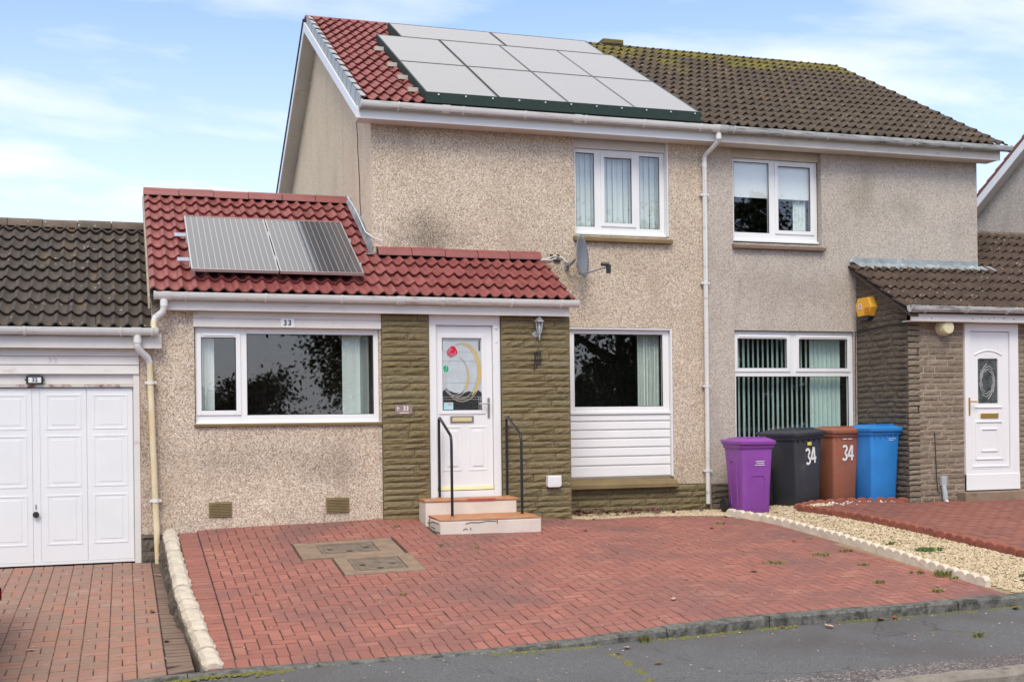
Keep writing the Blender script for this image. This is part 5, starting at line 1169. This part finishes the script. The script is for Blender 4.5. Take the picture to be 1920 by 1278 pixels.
def lines(par, mat, x, z, y, rows, hh=.010):
    m = MB()
    for r_, (l, o_) in enumerate(rows):
        xx = x - l / 2 + o_
        while xx < x + l / 2 + o_:
            s_ = rr(.008, .022); m.box(xx, xx + s_, y - .002, y, z - r_ * .024, z - r_ * .024 + hh); xx += s_ + rr(.002, .004)
    return m.build('printed_text', mat, par)
TL = lambda: atan(.0)
grp = 'wheelie bins beside the gravel'
t, body, hb, fy = bin_('purple wheelie bin standing behind the cream scalloped edging', M_bpur, 7.79, .26, G(7.8, 0) + .002, 0.0, .50, .56, 1.03, grp=grp)
tilt = atan((.56 * .88 - .56 * .70) / 2 / hb)
lines(body, M_whitepaint, .03, .68, fy(.68) - .004, [(.12, 0), (.09, 0), (.14, 0)], .009)
t, body, hb, fy = bin_('charcoal wheelie bin with white number 34 and a yellow sticker', M_bdark, 8.60, .46, G(8.6, 0) - .01, radians(17), .57, .68, 1.06, lean=radians(-3.2), recess=False, grp=grp)
def ribbon(pts, w_):
    vs = []; n = len(pts)
    for i in range(n):
        a = Vector(pts[max(i - 1, 0)]); b = Vector(pts[min(i + 1, n - 1)]); t_ = (b - a).normalized(); nn = Vector((-t_.y, t_.x)) * w_ / 2; p = Vector(pts[i])
        vs += [p + nn, p - nn]
    return vs, [(2 * i, 2 * i + 1, 2 * i + 3, 2 * i + 2) for i in range(n - 1)]
def num(body, fy, x, z, s_, rz=0):
    """bold block stencil 3 and 4, each digit its own sticker"""
    three = [(.16 * cos(a) * 1.15 + .0, .25 + .17 * sin(a)) for a in [2.75 - .42 * k for k in range(11)]] ; three = [p for p in three if p[0] > -.2]
    up = [(.155 * cos(a), .245 + .165 * sin(a)) for a in [2.7 - .45 * k for k in range(10)]]
    lo = [(.165 * cos(a), -.25 + .175 * sin(a)) for a in [1.4 - .45 * k for k in range(10)]]
    for dx, strokes in ((-.235, [up, lo, [(-.02, .0), (.09, .0)]]), (.235, [[(.08, -.46), (.08, .44)], [(.04, .44), (-.20, -.16)], [(-.22, -.19), (.22, -.19)]])):
        m = MB()
        for st in strokes:
            vs, fs = ribbon(st, .14); q = []
            for v in vs:
                u_, v_ = (v.x + dx) * s_ * .98, v.y * s_; u2, v2 = u_ * cos(rz) - v_ * sin(rz), u_ * sin(rz) + v_ * cos(rz)
                q.append((x + u2, fy(z + v2) - .006 - R() * .0002, z + v2))
            m.add(q, fs)
        m.build('digit', M_whitepaint, body)
num(body, fy, .02, .66, .235, .10)
MB().box(-.045, .03, fy(.82) - .010, fy(.82) - .004, .80, .845).build('sticker', sm('sticker_yellow', (.78, .68, .10), .5), body)
t, body, hb, fy = bin_('brown wheelie bin with white number 34', M_bbrown, 9.26, .50, G(9.2, 0) - .005, radians(6), .48, .55, 1.05, recess=False, grp=grp)
num(body, fy, .015, .66, .225); lines(body, M_roller, .0, .84, fy(.84) - .003, [(.17, 0)], .010)
t, body, hb, fy = bin_('bright blue wheelie bin against the dark side wall of the porch', M_bblue, 9.70, .26, G(9.6, 0) - .005, radians(4), .52, .60, 1.07, recess=False, grp=grp)
lines(body, M_roller, .10, .84, fy(.84) - .003, [(.12, 0), (.06, -.03)], .006)
for q_ in pend: place(q_[0], q_[1], q_[2], 0, q_[3])
t = thing('storage_box', 'low black plastic box in the gap between the purple and charcoal bins', 'box', (8.33, .75, -.05))
MB().loft([rrect(.34, .34, .03, -.05), rrect(.40, .40, .03, .50)]).build('tub', M_blackpl, t, smooth=True); MB().loft([rrect(.43, .43, .03, .50), rrect(.43, .43, .03, .53)]).build('lid', M_blackpl, t)
for c_ in t.children: c_.location = (0, 0, 0)
for c_ in t.children:
    for v in c_.data.vertices: v.co += Vector((8.33, .75, -.05))

# ============================================================ weeds, leaves, litter
def weed(x, y, r_, n, h, mat, label, z=None, name='weed'):
    z = G(x, y) if z is None else z; m = MB()
    for k in range(n):
        a = R() * 2 * pi; d = r_ * sqrt(R()); bx, by = x + d * cos(a) * 1.5, y + d * sin(a); hh = h * rr(.4, 1); la = R() * 6.3; w_ = rr(.003, .007); lx, ly = cos(la) * hh * rr(.4, 1.2), sin(la) * hh * rr(.4, 1.2)
        m.add([(bx - w_, by, z), (bx + w_, by, z), (bx + lx * .5 + w_ * 1.3, by + ly * .5, z + hh * .7), (bx + lx, by + ly, z + hh), (bx + lx * .5 - w_ * 1.3, by + ly * .5, z + hh * .75)], [(0, 1, 2, 3, 4)])
    o = m.build(name, mat); return tag(o, label, 'weed', 'small weeds growing in the paving joints' if 'tiny' in label else None)
WL = [(6.22, -3.07, .10, 'sprawling pale weed left of a brown leaf on the red drive'), (6.93, -2.82, .085, 'flat yellowish weed in the middle right of the red drive'), (7.30, -2.72, .07, 'bright green weed tuft on the red drive close to the cream edging'),
      (6.66, -4.22, .05, 'small green weed on the drive just above the right part of the kerb'), (7.26, -3.95, .08, 'green weed beside the cream edging low on the right of the drive'), (6.92, -4.72, .05, 'small green weed between the kerb and the lower cream edging')]
for x, y, r_, l in WL: weed(x, y, r_ * .8, 34, .034, M_grnleaf, l)
TW_ = [(7.34, -1.9), (7.1, -2.0), (7.02, -3.45), (3.18, -1.5), (3.50, -1.68), (2.33, -3.33), (1.84, -3.45), (5.05, -.15), (5.55, .12), (6.9, -.6), (2.9, -.5), (1.1, -3.0), (7.44, -4.3)]
TWL = ['tiny weed high on the drive near the upper cream edging', 'tiny weed just left of the upper cream edging', 'tiny weed by the lower half of the cream edging', 'tiny weed in front of the left corner of the lower step', 'tiny weed in front of the middle of the lower step',
    'tiny green weed below the front manhole cover', 'tiny dark weed in the left half of the drive below the manholes', 'tiny weed at the wall foot right of the steps', 'tiny weed at the gravel margin under the brown sill', 'tiny weed near the top right corner of the drive',
    'tiny weed beside the left side of the steps', 'tiny weed near the left paver border of the drive', 'tiny weed at the lowest part of the cream edging']
w0 = weed(0, 0, .028, 14, .024, M_grnleaf, 'tiny green weed in a joint of the red drive', 0)
for i, (x, y) in enumerate(TW_):
    c_ = w0 if i == 0 else w0.copy(); c_['label'] = TWL[i]
    if i: C.objects.link(c_)
    c_.location = (x, y, G(x, y)); c_.rotation_euler = (0, 0, i * 1.3); c_.scale = (rr(.7, 1.4),) * 3
weed(8.13, -3.02, .11, 120, .045, M_grass, 'patch of green grass growing in the gravel strip', name='grass_tuft')
weed(8.12, -4.45, .05, 30, .04, M_grass, 'small green tuft in the gravel near the kerb', name='grass_tuft')
weed(7.95, -2.55, .03, 20, .05, M_grass, 'small dark green tuft in the gravel behind the grass patch', name='grass_tuft')
weed(7.42, -4.15, .07, 60, .07, M_grnleaf, 'leafy weed leaning on the cream edging')
weed(3.85, -5.17, .04, 30, .05, M_moss, 'yellow seedling at the foot of the kerb', PV(3.85))
weed(6.25, -6.08, .025, 24, .05, M_grnleaf, 'small sprig growing in the pavement crack', PV(6.2) - .02)
def leaf(x, y, s_, mat, label, z=None, g=None, cat='leaf'):
    z = (G(x, y) if y > -5 else PV(x) - .03 * (-5.1 - y) / 1.6 + .002) if z is None else z
    a = R() * 6.3; m = MB(); o_ = [(-1, 0), (-.5, .38), (.1, .5), (.6, .28), (1, 0), (.6, -.3), (.1, -.48), (-.5, -.36)]
    vs = [(x + s_ * (u * cos(a) - v * sin(a)), y + s_ * (u * sin(a) + v * cos(a)), z + .006 + s_ * (.9 * v * v + .35 * u * u * (1 if u > 0 else .3))) for u, v in o_] + [(x, y, z + .004)]
    o = m.add(vs, [(i, (i + 1) % 8, 8) for i in range(8)]).build('fallen_leaf', mat); return tag(o, label, cat, g)
for x, y, s_, m_, l in ((5.97, -5.22, .055, M_leafbr, 'large russet leaf lying against the kerb'), (6.12, -5.20, .045, M_leafbr, 'darker curled leaf right of the russet leaf by the kerb'), (5.41, -5.33, .045, M_leafpale, 'pale pink leaf on the pavement under the kerb'),
    (3.62, -5.36, .04, M_leafpale, 'pale curled leaf on the pavement near the moss line'), (3.48, -5.52, .03, M_leafbr, 'small orange brown leaf on the pavement near the moss line'), (3.62, -5.93, .035, M_leafbr, 'dark curled leaf in the middle of the pavement'),
    (5.80, -3.42, .045, M_leafbr, 'dark brown curled leaf on the middle of the red drive'), (7.30, -5.26, .05, M_leafbr, 'long brown leaf on the kerb at the right'), (4.98, -3.62, .025, M_leafpale, 'small pale leaf in the centre of the red drive'),
    (4.52, -4.30, .04, M_leafpale, 'narrow cream leaf on the lower middle of the drive'), (5.02, -.95, .05, M_leafbr, 'dark leaf on the red drive right of the steps'), (.30, -3.95, .045, M_leafbr, 'brown leaf on the dark pavers beside the boundary wall'),
    (.22, -2.74, .04, M_leafbr, 'brown leaf on the dark pavers higher up the neighbouring drive'), (-.70, -3.85, .035, M_leafpale, 'pale leaf on the weathered neighbouring drive'), (.32, -.9, .04, M_leafpale, 'crumpled pale leaf at the foot of the yellowed downpipe'),
    (6.65, -.9, .04, M_leafbr, 'small brown leaf high on the right of the drive'), (7.05, -4.55, .03, M_leafpale, 'pink grey leaf near the end of the cream edging'), (7.95, -4.6, .05, M_leafbr, 'brown leaf on the gravel near the kerb'), (5.05, -5.2, .03, M_leafbr, 'ragged leaf in the kerb moss')):
    leaf(x, y, s_ * 1.15, m_, l)
m = MB()
for k in range(130):
    x = rr(5.25, 6.75) if R() < .85 else rr(4.4, 7.4); y = .90 - abs(random.gauss(0, .22)); s_ = rr(.018, .038); a = R() * 6; z = -.078 + rr(0, .03)
    m.add([(x + s_ * cos(a + k2 * pi / 2) * (1.5 if k2 % 2 else 1), y + s_ * sin(a + k2 * pi / 2), z + rr(0, .05)) for k2 in range(4)], [(0, 1, 2), (0, 2, 3)])
tag(m.build('leaf_litter', sm('litter_purple_brown', (.16, .065, .055), .8, .5, 30)), 'drift of dead leaves under the brown window sill', kind='stuff')
m = MB()
for k in range(420):
    q = R()
    if q < .6: x, y = rr(.8, 7.2), rr(-4.9, -.1); z = G(x, y) + .002
    elif q < .8: x, y = rr(-1.4, .3), rr(-4.9, -.1); z = G(x, y) + .002
    else: x, y = rr(1, 7), rr(-6.4, -5.2); z = PV(x) - .03 * (-5.1 - y) / 1.6 + .003
    s_ = rr(.004, .010); m.add([(x + s_ * cos(k2 * pi / 2 + k), y + s_ * sin(k2 * pi / 2 + k), z) for k2 in range(4)] + [(x, y, z + s_ * .5)], [(0, 1, 4), (1, 2, 4), (2, 3, 4), (3, 0, 4)])
tag(m.build('grit', sm('grit_pale', (.62, .50, .40), .8, .2, 40)), 'pale grit and crumbs scattered over the drives and pavement', kind='stuff')

# ============================================================ car whose corner just shows at the left edge
t = thing('parked_car', 'black car corner with a red tail lamp on the weathered drive', 'car', (-1.95, -5.3, -.65))
def car_sec(y, hw, z0, z1, zm):
    c_ = -1.815; return [(c_ - hw * .86, y, z0), (c_ + hw * .86, y, z0), (c_ + hw * .97, y, z0 + .10), (c_ + hw, y, zm - .05), (c_ + hw, y, zm + .05), (c_ + hw * .96, y, z1 - .05), (c_ + hw * .88, y, z1), (c_ - hw * .88, y, z1), (c_ - hw * .96, y, z1 - .05), (c_ - hw, y, zm + .05), (c_ - hw, y, zm - .05), (c_ - hw * .97, y, z0 + .10)]
zb = -.42
bd_ = MB().loft([car_sec(-3.00, .62, zb + .08, zb + .42, -.19), car_sec(-3.05, .78, zb + .03, zb + .62, -.19), car_sec(-3.18, .84, zb, zb + .72, -.19), car_sec(-3.6, .85, zb, zb + .74, -.15), car_sec(-6.3, .84, zb - .1, zb + .66, -.15), car_sec(-6.9, .76, zb - .1, zb + .52, -.2), car_sec(-7.05, .6, zb - .05, zb + .36, -.2)]).build('body', M_car, t, smooth=True)
MB().loft([[(-1.9 - a, y, z), (-1.9 + a, y, z), (-1.9 + a - .12, y2, z2), (-1.9 - a + .12, y2, z2)] for a, y, z, y2, z2 in ((.74, -3.15, zb + .70, -3.45, zb + 1.16), (.76, -4.2, zb + .70, -4.2, zb + 1.22), (.74, -5.9, zb + .64, -5.0, zb + 1.18))]).build('cabin', M_darkgl, t)
MB().loft([car_sec(-3.0, .66, -.235, -.185, -.21), car_sec(-3.06, .80, -.235, -.185, -.21), car_sec(-3.20, .852, -.235, -.185, -.21)]).build('tail_lamp', M_tail, t)
for sx in (-1, 1):
    for y in (-3.75, -6.2):
        wl_ = MB().lathe([(.16, -.1), (.29, -.1), (.31, -.07), (.31, .07), (.29, .1), (.16, .1)], (-1.9 + sx * .74, y, G(-1.9, y) + .31), 'X', 24).build('wheel', M_tyre, t, smooth=True)
        MB().lathe([(.02, -.11), (.16, -.09), (.16, .09), (.02, .11)], (-1.9 + sx * .74, y, G(-1.9, y) + .31), 'X', 16).build('rim', M_silver, wl_)

# ============================================================ trees across the street (seen mirrored in the windows)
def tree(label, x, y, z0, h, r_, trunk, mat, conifer=False, n=5200, seed=1, name='tree', dense=0):
    rnd = random.Random(seed); t = thing(name, label, 'tree', (x, y, z0)); m = MB(); tips = []
    m.tube([(x, y, z0), (x + .1, y, z0 + h * .3), (x - .1, y + .1, z0 + h * .65), (x, y, z0 + h * .95)], [trunk, trunk * .75, trunk * .45, trunk * .1], 9)
    for k in range(26):
        f = rnd.uniform(.22, .92); a = rnd.uniform(0, 2 * pi); L_ = (r_ * (1.05 - f) * 1.2 if conifer else r_ * (.55 + .5 * sin(f * pi))) * rnd.uniform(.6, 1.05)
        p0 = Vector((x, y, z0 + h * f)); p1 = p0 + Vector((cos(a) * L_ * .6, sin(a) * L_ * .6, L_ * (.02 if conifer else .35))); p2 = p0 + Vector((cos(a) * L_, sin(a) * L_, L_ * (-.12 if conifer else .5)))
        m.tube([p0, p1, p2], [trunk * .28, trunk * .16, .02], 5); tips += [(p0.lerp(p1, .7), L_ * .3), (p1, L_ * .35), (p2, L_ * .38)]
    m.build('trunk', M_bark, t, smooth=True); c_ = MB()
    for k in range(n):
        p, s_ = rnd.choice(tips)
        if dense and rnd.random() < dense:
            f = rnd.uniform(.04, .9); a = rnd.uniform(0, 6.283); L_ = r_ * (.35 + .65 * sin(min(1, f * 1.5) * pi * .5) * (1 if f < .55 else (1 - f) * 2.0)) * sqrt(rnd.random()); p = Vector((x + cos(a) * L_, y + sin(a) * L_, z0 + h * f)); s_ = .5
        q = p + Vector((rnd.gauss(0, 1), rnd.gauss(0, 1), rnd.gauss(0, .75))) * s_ * .62; u = Vector((rnd.gauss(0, 1), rnd.gauss(0, 1), rnd.gauss(0, 1))).normalized(); v = u.orthogonal().normalized(); e = rnd.uniform(.05, .13)
        c_.add([q - u * e, q + v * e * .6, q + u * e, q - v * e * .6], [(0, 1, 2, 3)])
    c_.build('crown', mat, t); return t
tree('broad dark tree across the street opposite the white front door', 10.6, -30, -1, 11.5, 4.6, .35, M_fol2, n=60000, seed=3, dense=.75)
tree('tall thin branched tree across the street opposite the downpipe', 19.2, -29, -1, 9.6, 4.0, .42, M_fol, n=9000, seed=5)
tree('dark conifer across the street opposite the grey pink house', 25.6, -29.5, -.8, 12.3, 3.2, .3, M_fol, True, n=22000, seed=8, name='conifer', dense=.4)
tree('small bushy tree across the street left of the broad dark tree', 4.6, -33, -1, 3.6, 2.0, .15, M_fol2, n=6000, seed=11)
o = MB()
for k in range(26000):
    xx = rr(-22, 50); yy = -33.5 + rr(-.8, .8); zz_ = -1.1 + rr(0, 2.0 if xx < 11 else 5.2 + sin(xx * .9)) * (1 + .15 * sin(xx * 2.3)); e = rr(.1, .24); u = Vector((rr(-1, 1), rr(-1, 1), rr(-1, 1))).normalized(); v = u.orthogonal().normalized(); q = Vector((xx, yy, zz_))
    o.add([q - u * e, q + v * e, q + u * e, q - v * e], [(0, 1, 2, 3)])
tag(o.build('hedge', M_fol), 'long dark hedge across the street', kind='stuff')
